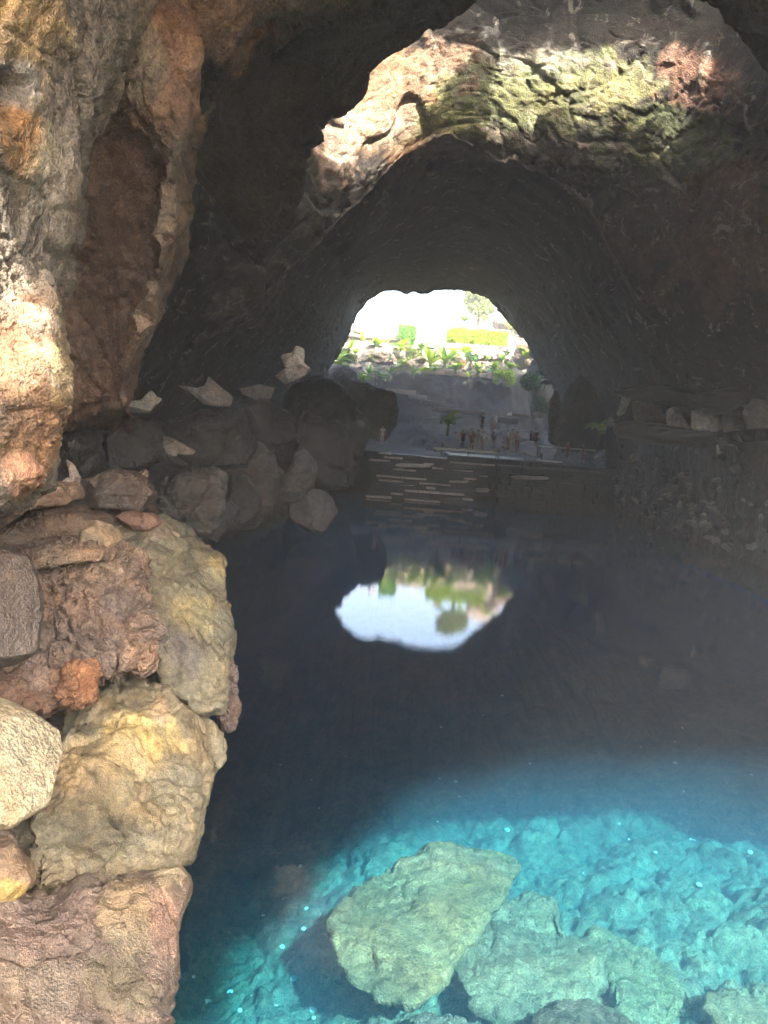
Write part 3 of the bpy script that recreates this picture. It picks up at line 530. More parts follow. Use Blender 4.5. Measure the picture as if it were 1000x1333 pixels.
dark([(110, 632), (150, 606), (190, 612), (205, 640), (185, 668), (120, 662)], 13.2, 'brown heap of lava above the reddish layered slab', (0.13, 0.1, 0.08), s=3, size=0.7, amp=0.28)
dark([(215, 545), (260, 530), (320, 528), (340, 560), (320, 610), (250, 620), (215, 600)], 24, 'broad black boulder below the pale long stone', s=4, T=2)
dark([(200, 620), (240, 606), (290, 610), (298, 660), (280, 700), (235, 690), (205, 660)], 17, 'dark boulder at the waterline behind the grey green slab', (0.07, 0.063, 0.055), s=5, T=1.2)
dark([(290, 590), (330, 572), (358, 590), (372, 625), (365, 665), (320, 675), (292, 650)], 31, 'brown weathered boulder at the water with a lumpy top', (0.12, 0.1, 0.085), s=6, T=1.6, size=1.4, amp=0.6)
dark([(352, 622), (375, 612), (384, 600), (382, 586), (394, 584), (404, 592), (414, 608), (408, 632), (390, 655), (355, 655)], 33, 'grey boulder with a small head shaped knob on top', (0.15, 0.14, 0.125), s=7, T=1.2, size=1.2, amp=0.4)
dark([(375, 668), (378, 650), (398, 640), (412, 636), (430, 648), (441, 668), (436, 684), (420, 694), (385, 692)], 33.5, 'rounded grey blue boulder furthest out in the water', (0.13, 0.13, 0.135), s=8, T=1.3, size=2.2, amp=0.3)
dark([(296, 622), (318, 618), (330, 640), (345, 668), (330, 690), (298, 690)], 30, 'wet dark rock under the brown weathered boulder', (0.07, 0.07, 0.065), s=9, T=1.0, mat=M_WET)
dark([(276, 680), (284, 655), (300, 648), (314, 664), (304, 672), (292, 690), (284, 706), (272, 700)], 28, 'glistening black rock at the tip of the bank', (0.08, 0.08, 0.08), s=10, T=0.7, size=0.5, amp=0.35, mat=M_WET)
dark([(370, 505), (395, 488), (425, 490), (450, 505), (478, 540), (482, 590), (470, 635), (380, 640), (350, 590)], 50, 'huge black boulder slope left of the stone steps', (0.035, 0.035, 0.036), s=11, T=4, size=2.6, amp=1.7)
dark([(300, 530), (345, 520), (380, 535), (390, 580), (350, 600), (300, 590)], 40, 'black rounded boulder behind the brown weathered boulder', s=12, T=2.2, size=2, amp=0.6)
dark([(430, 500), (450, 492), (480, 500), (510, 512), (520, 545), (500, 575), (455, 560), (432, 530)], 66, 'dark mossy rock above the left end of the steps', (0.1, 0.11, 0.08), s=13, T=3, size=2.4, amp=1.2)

# ------------------------------------------------------------------ boulders under the water
def sunken(pts, z, T, label, col, s, zones=(), size=0.8, amp=0.35, tilt=(0.1, 1.45)):
    p = np.array(pts, float); D = W(p[:, 0].mean(), p[:, 1].mean(), z)[1]
    return outline_rock('sunken_boulder', pts, D, 0.42*T, M_BED, size, amp, 300+s, col, p=3.4, lump=(0.35, 0.05), n=90, m=180, label=label, group='boulders under the clear water', tilt=tilt, zones=zones)
YEL = (0.30, 0.26, 0.15)
sunken([(424, 1210), (446, 1172), (480, 1142), (545, 1102), (590, 1094), (640, 1102), (668, 1112), (680, 1130), (655, 1148), (640, 1180), (608, 1230), (580, 1262), (560, 1300), (520, 1318), (460, 1308), (430, 1260)], -1.15, 0.9, 'biggest sunken boulder, yellowish and flat topped, lit under the water', YEL, 1, zones=[(580, 1120, 70, 25, (0.3, 0.24, 0.16), 0.7)])
sunken([(585, 1262), (610, 1230), (640, 1185), (690, 1158), (730, 1175), (745, 1220), (790, 1240), (795, 1290), (760, 1330), (690, 1345), (620, 1322)], -1.45, 0.8, 'flat sunken boulder right of the biggest one', (0.25, 0.235, 0.16), 2)
sunken([(745, 1232), (775, 1205), (830, 1215), (880, 1260), (900, 1300), (850, 1345), (800, 1330), (800, 1280)], -1.45, 0.7, 'yellow green sunken boulder with a dark crack along its left side', (0.27, 0.25, 0.15), 3)
sunken([(912, 1310), (945, 1288), (1000, 1276), (1060, 1290), (1060, 1380), (930, 1380)], -1.3, 0.7, 'pale sunken boulder in the lower right corner', (0.3, 0.26, 0.16), 4)
sunken([(690, 1335), (720, 1308), (760, 1300), (800, 1312), (830, 1340), (800, 1400), (700, 1400)], -1.1, 0.5, 'brown sunken boulder at the bottom edge of the picture', (0.14, 0.11, 0.08), 5, amp=0.3)
sunken([(540, 1330), (575, 1318), (620, 1326), (650, 1345), (620, 1400), (530, 1400)], -1.1, 0.5, 'grey sunken stone below the biggest boulder', (0.2, 0.2, 0.17), 6)
sunken([(455, 1105), (500, 1085), (535, 1092), (530, 1120), (480, 1150), (455, 1150)], -3.0, 0.4, 'blue lit sunken stone behind the biggest boulder', (0.3, 0.29, 0.23), 7)
rng = random.Random(8); peb = None
for k in range(60):
    x, y = rng.uniform(300, 1000), rng.uniform(850, 1200)
    if k > 45: y = rng.uniform(1150, 1330); x = rng.uniform(250, 420)
    p = W(x, y, -2.4); bzv = float(BEDV[np.argmin((BEDV[:, 0]-p[0])**2+(BEDV[:, 1]-p[1])**2), 2])
    if peb is None:
        bm = bmesh.new(); bmesh.ops.create_icosphere(bm, subdivisions=2, radius=0.035)
        for v in bm.verts: v.co *= 1+0.35*(rng.random()-0.5); v.co.z *= 0.6
        me = bpy.data.meshes.new('pebble'); bm.to_mesh(me); bm.free(); me.materials.append(flat_mat('white_pebble', (0.8, 0.82, 0.78)))
        peb = me
    o = bpy.data.objects.new('pebble', peb); C.objects.link(o); o.location = (p[0], p[1], bzv+0.015); s_ = rng.uniform(0.6, 1.5); o.scale = (s_*rng.uniform(0.8, 1.6), s_, s_); o.rotation_euler = (0, 0, rng.uniform(0, 6))
    tag(o, 'tiny white pebble lying on the dark pool bed', 'pebble', 'white pebbles on the pool bed')

# ------------------------------------------------------------------ far end: platform, steps, terraces, plants, people
def box_vf(x0, x1, y0, y1, z0, z1, jit=0, rng=None):
    v = np.array([[x, y, z] for x in (x0, x1) for y in (y0, y1) for z in (z0, z1)], float)
    if jit: v += np.array([[rng.uniform(-jit, jit) for _ in range(3)] for _ in range(8)])
    return v, np.array([[0, 1, 3, 2], [4, 6, 7, 5], [0, 4, 5, 1], [2, 3, 7, 6], [0, 2, 6, 4], [1, 5, 7, 3]])
def bevel(o, w=0.03, seg=2):
    bm = bmesh.new(); bm.from_mesh(o.data); bmesh.ops.recalc_face_normals(bm, faces=bm.faces)
    bmesh.ops.bevel(bm, geom=bm.edges[:], offset=w, segments=seg, affect='EDGES', profile=0.5); bm.to_mesh(o.data); bm.free(); return o
def empty(name, loc, label=None, cat=None, group=None):
    e = bpy.data.objects.new(name, None); C.objects.link(e); e.location = loc; e.empty_display_size = 0.2
    return tag(e, label, cat, group)
def part(name, V, F, mat, parent, smooth=False, bev=0):
    o = make_obj(name, V, F, mat, smooth=smooth, loc=parent.location); o.location = (0, 0, 0); o.parent = parent
    if bev: bevel(o, bev)
    return o
M_STEP = rock_mat('wet_stone_slab', col=(0.07, 0.07, 0.07), rough=0.3, bump=0.25, scale=1.2, contrast=0.3, spec=0.6)
M_SLAB = rock_mat('pale_stone_slab', col=(0.42, 0.38, 0.32), rough=0.8, bump=0.4, scale=1.0, contrast=0.25)
M_WALLST = rock_mat('dark_wall_stone', col=(0.06, 0.06, 0.056), rough=0.6, bump=0.5, scale=0.9, contrast=0.4)
M_SUNST = rock_mat('sunlit_wall_stone', col=(0.3, 0.26, 0.21), rough=0.85, bump=0.5, scale=0.9, contrast=0.4)
M_GLINT = rock_mat('glint_pale_slab', col=(1.0, 0.98, 0.93), rough=0.4, bump=0.25, scale=1.2, contrast=0.3, spec=0.5)  # near-white colour stands in for glints on the treads
M_WHITE = flat_mat('white_paint', (0.75, 0.74, 0.7), 0.5, 0.08)
M_WOOD = flat_mat('dark_wood', (0.1, 0.07, 0.05), 0.6, 0.3)
rng = random.Random(21)
# rock ground under the platform and the cliff behind it (one terrain sheet out to the horizon)
gx = np.concatenate([np.linspace(-400, -30, 12, endpoint=False), np.linspace(-30, 40, 260, endpoint=False), np.linspace(40, 500, 12)])
gy = np.concatenate([np.linspace(63.2, 95, 80, endpoint=False), np.linspace(95, 125, 200, endpoint=False), np.linspace(125, 170, 40, endpoint=False), np.geomspace(170, 440, 10)])
X, Y = np.meshgrid(gx, gy, indexing='ij'); q = np.array([76, 79.5, 81.0, 82.5, 86.2, 86.6, 90.2, 90.6, 100, 110, 130])*1.35
Z = np.interp(Y, [63.2, 63.6, 70, *q, 440], [-1, 3.2, 3.0, *(5+1.35*(np.array([3.2, 6.0, 10.6, 11.8, 12.1, 14.2, 14.6, 16.2, 16.6, 17.0, 17.2])-5)), 22])
side = np.clip((np.abs(X-8)-20)/10, 0, 1); Z = Z+side*np.where(Y > 97, np.clip((Y-97)/10, 0, 1)*5.0, 0)*np.clip((160-Y)/25, 0, 1)
V = np.stack([X, Y, Z], -1).reshape(-1, 3); steep = np.interp(V[:, 1], [68, 74, 98, 111, 113, 124, 135], [0.15, 0.5, 1.0, 1.0, 0.5, 0.45, 0.1])
V[:, 2] += steep*1.3*rock_noise(V, 2.6, 401); V[:, 1] -= steep*1.4*rock_noise(V+50, 2.4, 402)
tag(make_obj('ground', V, grid_faces(*X.shape), M_CAVE, cols=zone_cols(V, (0.022, 0.023, 0.022), [(560, 405, 900, 70, (0.42, 0.38, 0.3), 0.9)], 403)), 'rocky ground rising beyond the cave mouth', None, None, 'structure')

# wide steps down to the water
st = empty('stone_steps', (P(530, 600, 62)[0], 61, 0), 'wide dark stone steps going down into the far end of the pool', 'steps')
for k in range(12):
    z = 0.15+k*0.27; y0 = 55.5+k*0.66
    xa = P(500, 600, y0)[0]-0.6+rng.uniform(-0.8, 0.8); xb = P(600+k*4, 600, y0)[0]+rng.uniform(-0.6, 0.6); x = xa
    V, F = box_vf(xa-0.1, xb+0.1, y0+0.12, y0+1.2, z-0.9, z-0.115); part('riser', V, F, M_WALLST, st)
    while x < xb:
        w = rng.uniform(0.7, 2.6); pale_ = rng.random() < (0.5 if k < 8 else 0.3)
        V, F = box_vf(x+0.01, min(x+w, xb+0.4)-0.015, y0-rng.uniform(0, 0.15), y0+1.0, z-0.11, z+rng.uniform(-0.02, 0.03), 0.02, rng); part('step_slab', V, F, M_GLINT if pale_ else M_STEP, st, bev=0.025); x += w
pf = empty('stone_platform', (P(640, 600, 64)[0], 64, 0), 'low dark stone platform where people gather at the far shore', 'platform')
for (pa, pb, zt, yy) in ((590, 700, 3.35, 63.0), (655, 790, 2.9, 60.5)):
    xa, xb = P(pa, 600, yy)[0], P(pb, 600, yy)[0]
    for r in range(7):
        x = xa+rng.uniform(-0.5, 0)
        while x < xb:
            w = rng.uniform(0.7, 1.7); V, F = box_vf(x+0.02, min(x+w, xb+0.3)-0.02, yy-rng.uniform(0, 0.16)-(0.15 if r == 6 else 0), yy+0.8, zt-0.5*(7-r)+0.01, zt-0.5*(6-r)-0.02, 0.04, rng); part('wall_stone', V, F, M_WALLST, pf, bev=0.05); x += w
    V, F = box_vf(xa-0.2, xb+0.2, yy-0.05, yy+8, zt-0.3, zt+0.03); part('paving', V, F, M_STEP, pf, bev=0.03)
# benches / tables on the platform
def table(px, py, D, w, label, hgt=0.75, depth=0.9, thick=0.1):
    b = P(px, py, D); b = np.array([b[0], D, b[2]]); t = empty('table' if hgt > 0.6 else 'bench', b, label, 'table' if hgt > 0.6 else 'bench')
    V, F = box_vf(b[0]-w/2, b[0]+w/2, D-depth/2, D+depth/2, b[2]+hgt-thick, b[2]+hgt); part('top', V, F, M_WHITE, t, bev=0.02)
    for sx in (-1, 1):
        for sy in (-1, 1):
            V, F = box_vf(b[0]+sx*(w/2-0.15)-0.05, b[0]+sx*(w/2-0.15)+0.05, D+sy*(depth/2-0.1)-0.05, D+sy*(depth/2-0.1)+0.05, b[2], b[2]+hgt-thick); part('leg', V, F, M_WOOD, t)
    return t
table(606, 592, 61.6, 5.2, 'long white bench in front of the biggest group of people', 0.42, 0.5, 0.16)
table(735, 598, 62.6, 4.6, 'long white table beside the two people on the far right', 0.95, 1.2)
table(715, 607, 60.9, 2.0, 'short white bench below the long white table', 0.45, 0.5)
# rope barrier
M_ROPE = flat_mat('pale_rope', (0.5, 0.42, 0.3), 0.8, 0.2); M_POST = flat_mat('dark_post', (0.07, 0.06, 0.05), 0.6, 0.2)
def tube_vf(pts, r, k=6):
    pts = np.asarray(pts, float); T = np.gradient(pts, axis=0); T /= np.linalg.norm(T, axis=1)[:, None]; up = np.array([0.1, 0.2, 1.0])
    A = np.cross(T, up); A /= np.linalg.norm(A, axis=1)[:, None]; B = np.cross(T, A); a = np.linspace(0, 2*math.pi, k, endpoint=False); r = np.broadcast_to(r, len(pts))
    return (pts[:, None]+(A[:, None]*np.cos(a)[:, None]+B[:, None]*np.sin(a)[:, None])*r[:, None, None]).reshape(-1, 3), grid_faces(len(pts), k, True)
rb = empty('rope_barrier', P(600, 585, 63), 'sagging pale rope on dark posts in front of the gathered people', 'rope barrier')
posts = [P(576, 576, 63.2), P(610, 583, 62.4), P(650, 584, 62.4), P(684, 588, 62.4), P(706, 590, 61.6)]
for q in posts:
    V, F = tube_vf([q-np.array([0, 0, 1.1]), q-np.array([0, 0, 0.5]), q], 0.06, 8); part('post', V, F, M_POST, rb)
for a, b in zip(posts, posts[1:]):
    t = np.linspace(0, 1, 12)[:, None]; q = a*(1-t)+b*t; q[:, 2] -= 0.3*4*(t*(1-t))[:, 0]; V, F = tube_vf(q, 0.035); part('rope', V, F, M_ROPE, rb, True)

# stone ledges and terrace walls, each slab or stone a piece of its own
def slab_row(name, ax, ay, bx, by, D, h, dep, mat, label, piece='slab', wmin=0.8, wmax=1.8, rows=1, cat='terrace wall', group=None):
    k_ = FD(D)/D; D = FD(D); h, wmin, wmax = h*k_, wmin*k_, wmax*k_; dep = max(dep, 4.0 if 97 < D < 106 else dep)
    a, b = P(ax, ay, D), P(bx, by, D); a[2] = b[2] = 0.5*(a[2]+b[2]); e = empty(name, (0.5*(a[0]+b[0]), D, a[2]-h), label, cat, group)
    for r in range(rows):
        x = a[0]; hh = h/rows
        while x < b[0]-0.1:
            w = rng.uniform(wmin, wmax); V, F = box_vf(x+0.015, min(x+w, b[0])-0.015, D-rng.uniform(0, 0.12), D+dep, a[2]-h+r*hh+0.012, a[2]-h+(r+1)*hh-0.012+rng.uniform(-0.02, 0.03), 0.03, rng)
            part(piece, V, F, mat, e, bev=0.035); x += w
    return e
slab_row('terrace_wall', 595, 449, 665, 459, 86.0, 0.95, 1.0, M_SLAB, 'pale low terrace wall under the clipped hedge', 'stone', 0.5, 1.3, 2)
slab_row('terrace_wall', 452, 431, 520, 434, 90.0, 0.7, 1.0, M_SLAB, 'pale terrace wall below the people in red at the top left', 'stone', 0.5, 1.2, 2)
slab_row('terrace_wall', 445, 446, 497, 449, 87.0, 0.6, 1.0, M_SLAB, 'short pale ledge below the top left terrace', 'slab')
slab_row('terrace_wall', 468, 473, 506, 477, 82.5, 0.6, 1.0, M_SLAB, 'small dull pink ledge among the plants on the left', 'slab')
slab_row('terrace_wall', 500, 478, 650, 486, 81.6, 0.5, 1.0, M_SUNST, 'long stone parapet along the top of the dark cliff', 'stone', 0.4, 1.0, 1)
slab_row('terrace_wall', 588, 425, 690, 431, 92.5, 1.0, 1.0, M_SUNST, 'rough sunlit wall behind the clipped hedge', 'stone', 0.4, 1.0, 3)
slab_row('stone_ledge', 502, 504, 542, 510, 77.5, 0.5, 1.2, M_SLAB, 'uppermost of the narrow ledges stepping down the dark cliff', 'slab', cat='ledge')
slab_row('stone_ledge', 532, 512, 556, 516, 76.5, 0.45, 1.2, M_SLAB, 'second narrow ledge stepping down the dark cliff', 'slab', cat='ledge')
slab_row('stone_ledge', 549, 519, 580, 524, 75.5, 0.5, 1.2, M_SLAB, 'third narrow ledge, short and thick, on the dark cliff', 'slab', cat='ledge')
slab_row('stone_ledge', 566, 530, 632, 534, 74.8, 0.35, 1.2, M_SLAB, 'long thin ledge behind the gathered people', 'slab', cat='ledge')
slab_row('stone_ledge', 648, 541, 675, 545, 73.5, 0.6, 1.0, M_SLAB, 'pinkish ledge right of the gathered people', 'slab', cat='ledge')
slab_row('stone_ledge', 666, 537, 690, 539, 74.0, 0.25, 1.0, M_SLAB, 'small thin ledge above the pinkish ledge', 'slab', cat='ledge')
slab_row('stone_ledge', 472, 544, 492, 546, 68.0, 0.25, 0.8, M_SLAB, 'thin ledge beside the lone person on the left', 'slab', cat='ledge')
rng = random.Random(31)
for k, (px, py, w, dp, lb) in enumerate([(524, 634, 2.4, 0.7, 'flat slab painted as a glint at the waterline under the steps'), (548, 641, 2.0, 0.6, 'second glint-painted slab at the foot of the steps'), (577, 646, 2.6, 0.8, 'wet slab awash, painted as a glint, in the middle of the far shore'), (690, 622, 3.2, 1.6, 'broad flat stone painted as a glint in front of the right platform'), (628, 638, 1.2, 0.5, 'small stone awash, painted as a glint, left of the broad flat stone'), (601, 628, 1.5, 0.5, 'thin slab awash, painted as a glint, below the long white bench'), (520, 621, 2.2, 0.6, 'long slab painted as a glint low on the left of the steps'), (538, 606, 3.0, 0.6, 'long tread painted as a glint in the middle of the steps')]):
    p = P(px, py, 58.2 if k < 3 else 59.4 if k < 6 else 60.2); z = max(p[2], 0.1)
    outline = [(px-w*8, py), (px-w*5, py-3), (px+w*5, py-3), (px+w*8, py-1), (px+w*6, py+3), (px-w*5, py+3)]
    outline_rock('flat_stone', outline, p[1], dp, M_GLINT, 0.8, 0.12, 350+k, (0.5, 0.5, 0.5), p=4, n=24, m=60, label=lb, group='flat stones painted as glints at the far waterline', tilt=(0, 0))  # near-white stones painted as glints along the waterline

# ------------------------------------------------------------------ right shore: rubble slope with separate stones, rocks painted sunlit white in the low gap
def rub(u, v):     # u along the shore (far -> near), v from the water up to the wall
    px = np.interp(u, [0, 0.25, 0.55, 0.8, 1.0], [772, 835, 905, 985, 1120]); pw = np.interp(u, [0, 0.25, 0.55, 0.8, 1.0], [648, 678, 707, 736, 800])
    a = W(px, pw, 0.0); t = wall_at(min(px, 1110), 572+0.05*(px-770)); t = t+np.array([-0.5, -0.4, 0]); return a*(1-v)+t*v
UU, VV = np.linspace(0, 1, 13), np.linspace(-0.25, 1.05, 6)
ctrl = np.array([[rub(u, v) for v in VV] for u in UU]); ctrl[:, :, 2] += 0.5*np.sin(np.clip(VV, 0, 1)*math.pi)
Gs = spline(ctrl, 240); Gs = np.swapaxes(spline(np.swapaxes(Gs, 0, 1), 110), 0, 1); Nn = grid_normals(Gs).reshape(-1, 3); Nn *= np.sign(Nn[:, 2].mean()); V = Gs.reshape(-1, 3)
V = V+Nn*(0.45*rock_noise(V, 1.3, 501))[:, None]
tag(make_obj('rubble_bank', V, grid_faces(240, 110), M_WET, cols=zone_cols(V, (0.12, 0.112, 0.1), (), 502)), 'dark broken lava slope on the right shore', None, None, 'structure')
def stone_mesh(name, seed, mat, sub=2):
    r = random.Random(seed); bm = bmesh.new(); bmesh.ops.create_icosphere(bm, subdivisions=sub, radius=1.0)
    for _ in range(16):
        n = Vector((r.gauss(0, 1), r.gauss(0, 1), r.gauss(0, 1))).normalized(); o = r.uniform(0.42, 0.8)
        for v in bm.verts:
            k = v.co.dot(n)
            if k > o: v.co -= n*(k-o)
    me = bpy.data.meshes.new(name); bm.to_mesh(me); bm.free(); me.materials.append(mat); return me
M_STW = rock_mat('wet_rubble_stone', col=(0.09, 0.088, 0.084), rough=0.2, bump=0.5, scale=1.0, contrast=0.4, spec=0.9); M_STGLINT = rock_mat('glint_rubble_stone', col=(0.42, 0.41, 0.38), rough=0.4, bump=0.5, scale=1.0, contrast=0.35)  # the paler stones stand in for wet glints along the shore
SM = [stone_mesh('stone', 600+k, M_STW) for k in range(5)]+[stone_mesh('stone', 620+k, M_STGLINT) for k in range(5)]
wl = empty('rubble_wall', rub(0.5, 0.0), 'line of loose dark stones along the right waterline', 'stone wall'); rng = random.Random(77)
for k in range(230):
    u = rng.random()**1.1*0.95; v = abs(rng.gauss(0.0, 0.22)) if k < 110 else rng.random()
    p = rub(u, min(v, 0.95)); p[2] += 0.5*math.sin(min(v, 1)*math.pi)+0.4; o = bpy.data.objects.new('stone', rng.choice(SM)); C.objects.link(o); o.parent = wl
    o.location = Vector(p)-wl.location; r = rng.uniform(0.18, 0.5); o.scale = (r*rng.uniform(0.8, 1.7), r, r*rng.uniform(0.5, 1.0)); o.rotation_euler = (rng.uniform(-0.4, 0.4), rng.uniform(-0.4, 0.4), rng.uniform(0, 6.3))
def gap(pts, label, col, s, T=0.5, amp=0.12, mat=None, nm='pale_and_lit_rock', cat='rock', off=-0.5, p=4.0):
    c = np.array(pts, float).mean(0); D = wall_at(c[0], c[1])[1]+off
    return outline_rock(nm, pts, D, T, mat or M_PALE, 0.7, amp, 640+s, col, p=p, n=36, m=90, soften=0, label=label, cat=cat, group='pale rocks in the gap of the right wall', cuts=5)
gap([(803, 538), (808, 528), (812, 508), (820, 500), (826, 512), (820, 524), (814, 538), (806, 542)], 'narrow upright rock painted sunlit white at the left end of the low gap', (1.2, 1.17, 1.1), 1, amp=0.2)
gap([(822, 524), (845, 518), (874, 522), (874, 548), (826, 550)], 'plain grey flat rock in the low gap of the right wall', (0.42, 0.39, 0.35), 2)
gap([(868, 534), (884, 527), (905, 534), (906, 556), (890, 562), (874, 564), (867, 548)], 'brightest rock, painted sunlit white, in the low gap of the right wall', (1.4, 1.36, 1.28), 3, amp=0.35)
gap([(899, 536), (915, 532), (934, 538), (950, 554), (930, 562), (902, 560)], 'grey and white rock, painted as sunlit, beside the brightest rock in the gap', (1.1, 1.06, 0.98), 4, amp=0.35)
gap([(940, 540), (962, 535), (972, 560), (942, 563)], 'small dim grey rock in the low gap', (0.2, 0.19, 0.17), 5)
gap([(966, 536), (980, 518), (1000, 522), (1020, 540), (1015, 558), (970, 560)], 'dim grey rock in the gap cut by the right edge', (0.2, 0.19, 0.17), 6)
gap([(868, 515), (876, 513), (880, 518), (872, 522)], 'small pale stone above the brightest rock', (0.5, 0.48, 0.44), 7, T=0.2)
gap([(932, 580), (940, 575), (946, 592), (938, 598), (933, 590)], 'white angular chip of rock, painted as lit, on the right slope', (1.2, 1.18, 1.1), 8, T=0.3)
gap([(872, 575), (890, 574), (884, 580), (874, 580)], 'thin white flake of rock, painted as lit, below the brightest rock', (1.2, 1.16, 1.1), 9, T=0.3)
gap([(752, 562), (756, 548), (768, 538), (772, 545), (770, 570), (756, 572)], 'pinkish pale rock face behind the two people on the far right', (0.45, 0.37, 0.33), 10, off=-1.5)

gap([(796, 512), (830, 500), (880, 505), (930, 515), (985, 500), (1030, 505), (1030, 528), (985, 522), (955, 540), (915, 536), (880, 530), (835, 522), (815, 520)], 'long dark overhang above the pale rocks in the gap', (0.04, 0.038, 0.036), 12, T=1.4, amp=0.5, mat=M_DARKB, nm='overhang_rock', off=-1.2)
gap([(798, 552), (840, 548), (890, 562), (940, 560), (1030, 556), (1030, 580), (950, 588), (880, 582), (800, 570)], 'long dark ledge below the pale rocks in the gap', (0.06, 0.057, 0.052), 13, T=1.3, amp=0.4, mat=M_WET, nm='ledge_rock', off=-1.2)
outline_rock('upright_rock', [(788, 610), (786, 580), (790, 556), (795, 542), (800, 556), (806, 585), (805, 612)], 54, 0.6, M_DARKB, 1.0, 0.3, 660, (0.06, 0.06, 0.065), n=36, m=84, label='dark upright rock with a pale tip beside the right shore', zones=[(796, 548, 6, 8, (0.5, 0.48, 0.45), 1.0)])
outline_rock('fluted_rock', [(716, 578), (713, 535), (718, 512), (726, 505), (733, 540), (731, 580)], 68, 0.7, M_CAVE, 0.8, 0.35, 661, (0.3, 0.28, 0.23), n=36, m=84, label='pale fluted rock pillar at the right side of the cave mouth')
outline_rock('fluted_rock', [(728, 586), (726, 540), (732, 508), (745, 488), (772, 500), (792, 540), (794, 592)], 66, 1.2, M_CAVE, 1.1, 0.7, 662, (0.12, 0.105, 0.09), n=36, m=84, label='dark ribbed rock right of the pale fluted pillar')
for k, (pts, D, col, lb) in enumerate([
    ([(682, 500), (692, 470), (705, 462), (716, 480), (722, 520), (710, 545), (690, 545)], 76, (0.14, 0.135, 0.11), 'glinting rock pile at the lower right edge of the cave mouth'),
    ([(668, 470), (676, 445), (690, 440), (700, 460), (694, 480), (676, 482)], 83, (0.3, 0.26, 0.22), 'broken pinkish rock right of the pale terrace wall'),
    ([(640, 425), (648, 400), (664, 402), (684, 425), (690, 445), (660, 440)], 95, (0.45, 0.38, 0.31), 'sunlit rock heap at the upper right of the opening'),
    ([(425, 505), (432, 482), (446, 474), (462, 482), (470, 502), (450, 515)], 74, (0.12, 0.12, 0.11), 'dark rock at the lower left edge of the cave mouth'),
    ([(470, 470), (478, 455), (500, 452), (515, 462), (512, 478), (480, 480)], 84, (0.22, 0.2, 0.17), 'brown rock bank between the left terrace ledges'),
    ([(452, 432), (458, 424), (470, 420), (475, 430), (468, 436)], 88, (0.4, 0.3, 0.22), 'tan boulder at the left end of the top terrace')]):
    outline_rock('mouth_rock', pts, D, 1.2, M_CAVE, 1.3, 0.7, 670+k, col, n=36, m=84, label=lb, group='rocks around the cave mouth')

# ------------------------------------------------------------------ plants
GREENS = [flat_mat('leaf_'+n, c, 0.45, 0.25, 3, trans=0.35) for n, c in (('bright', (0.3, 0.42, 0.03)), ('fresh', (0.13, 0.3, 0.03)), ('deep', (0.05, 0.13, 0.025)), ('olive', (0.16, 0.2, 0.05)))]
M_STEM = flat_mat('green_stem', (0.12, 0.16, 0.05), 0.7, 0.3); M_BARK = flat_mat('bark', (0.14, 0.1, 0.07), 0.9, 0.3)
def leaf_mesh(kind, mat):
    n = 8; t = np.linspace(0, 1, n)
    if kind == 'broad': w = 0.36*np.sin(math.pi*t**0.75)**0.8*(1-0.15*t); z = 0.35*t-0.75*t*t
    else: w = 0.085*(1-t)**0.6*(0.6+0.6*np.sin(math.pi*np.minimum(t*1.3, 1))); z = 0.15*t-0.45*t**2.4
    w[0] = 0.02; w[-1] = 0.004
    V = np.concatenate([np.stack([t, -w, z+0.25*w], 1), np.stack([t, 0*t, z], 1), np.stack([t, w, z+0.25*w], 1)])
    F = [[r*n+i, r*n+i+1, (r+1)*n+i+1, (r+1)*n+i] for r in (0, 1) for i in range(n-1)]
    me = bpy.data.meshes.new('leaf'); me.from_pydata(V.tolist(), [], F); me.materials.append(mat)
    for p_ in me.polygons: p_.use_smooth = True
    return me
LEAF = {(k, i): leaf_mesh(k, GREENS[i]) for k in ('broad', 'spiky') for i in range(4)}
rng = random.Random(5)
def plant(px, py, D, kind, n, size, g, label, group='leafy plants of the terraces', name='leafy_plant'):
    size *= FD(D)/D; D = FD(D); b = P(px, py, D); e = empty(name, b, label, 'plant', group)
    h = size*(0.55 if kind == 'broad' else 0.1); V, F = tube_vf([b-np.array([0, 0, 0.3]), b+np.array([0.03, 0, h*0.5]), b+np.array([0, 0.02, h])], [0.06*size, 0.05*size, 0.03*size]); part('stem', V, F, M_STEM, e, True)
    for k in range(n):
        o = bpy.data.objects.new('leaf', LEAF[(kind, g if rng.random() < 0.75 else (g+1) % 3)]); C.objects.link(o); o.parent = e
        a = k*2.4+rng.uniform(-0.4, 0.4); el = rng.uniform(0.15, 1.1) if kind == 'broad' else rng.uniform(0.35, 1.35); L_ = size*rng.uniform(0.65, 1.05)*(0.75 if kind == 'broad' else 1.0)
        o.location = (0.05*math.cos(a), 0.05*math.sin(a), h*rng.uniform(0.3, 1.0)); o.rotation_euler = (rng.uniform(-0.3, 0.3), -el, a); o.scale = (L_, L_*(1.0 if kind == 'broad' else 1.2), L_)
    return e
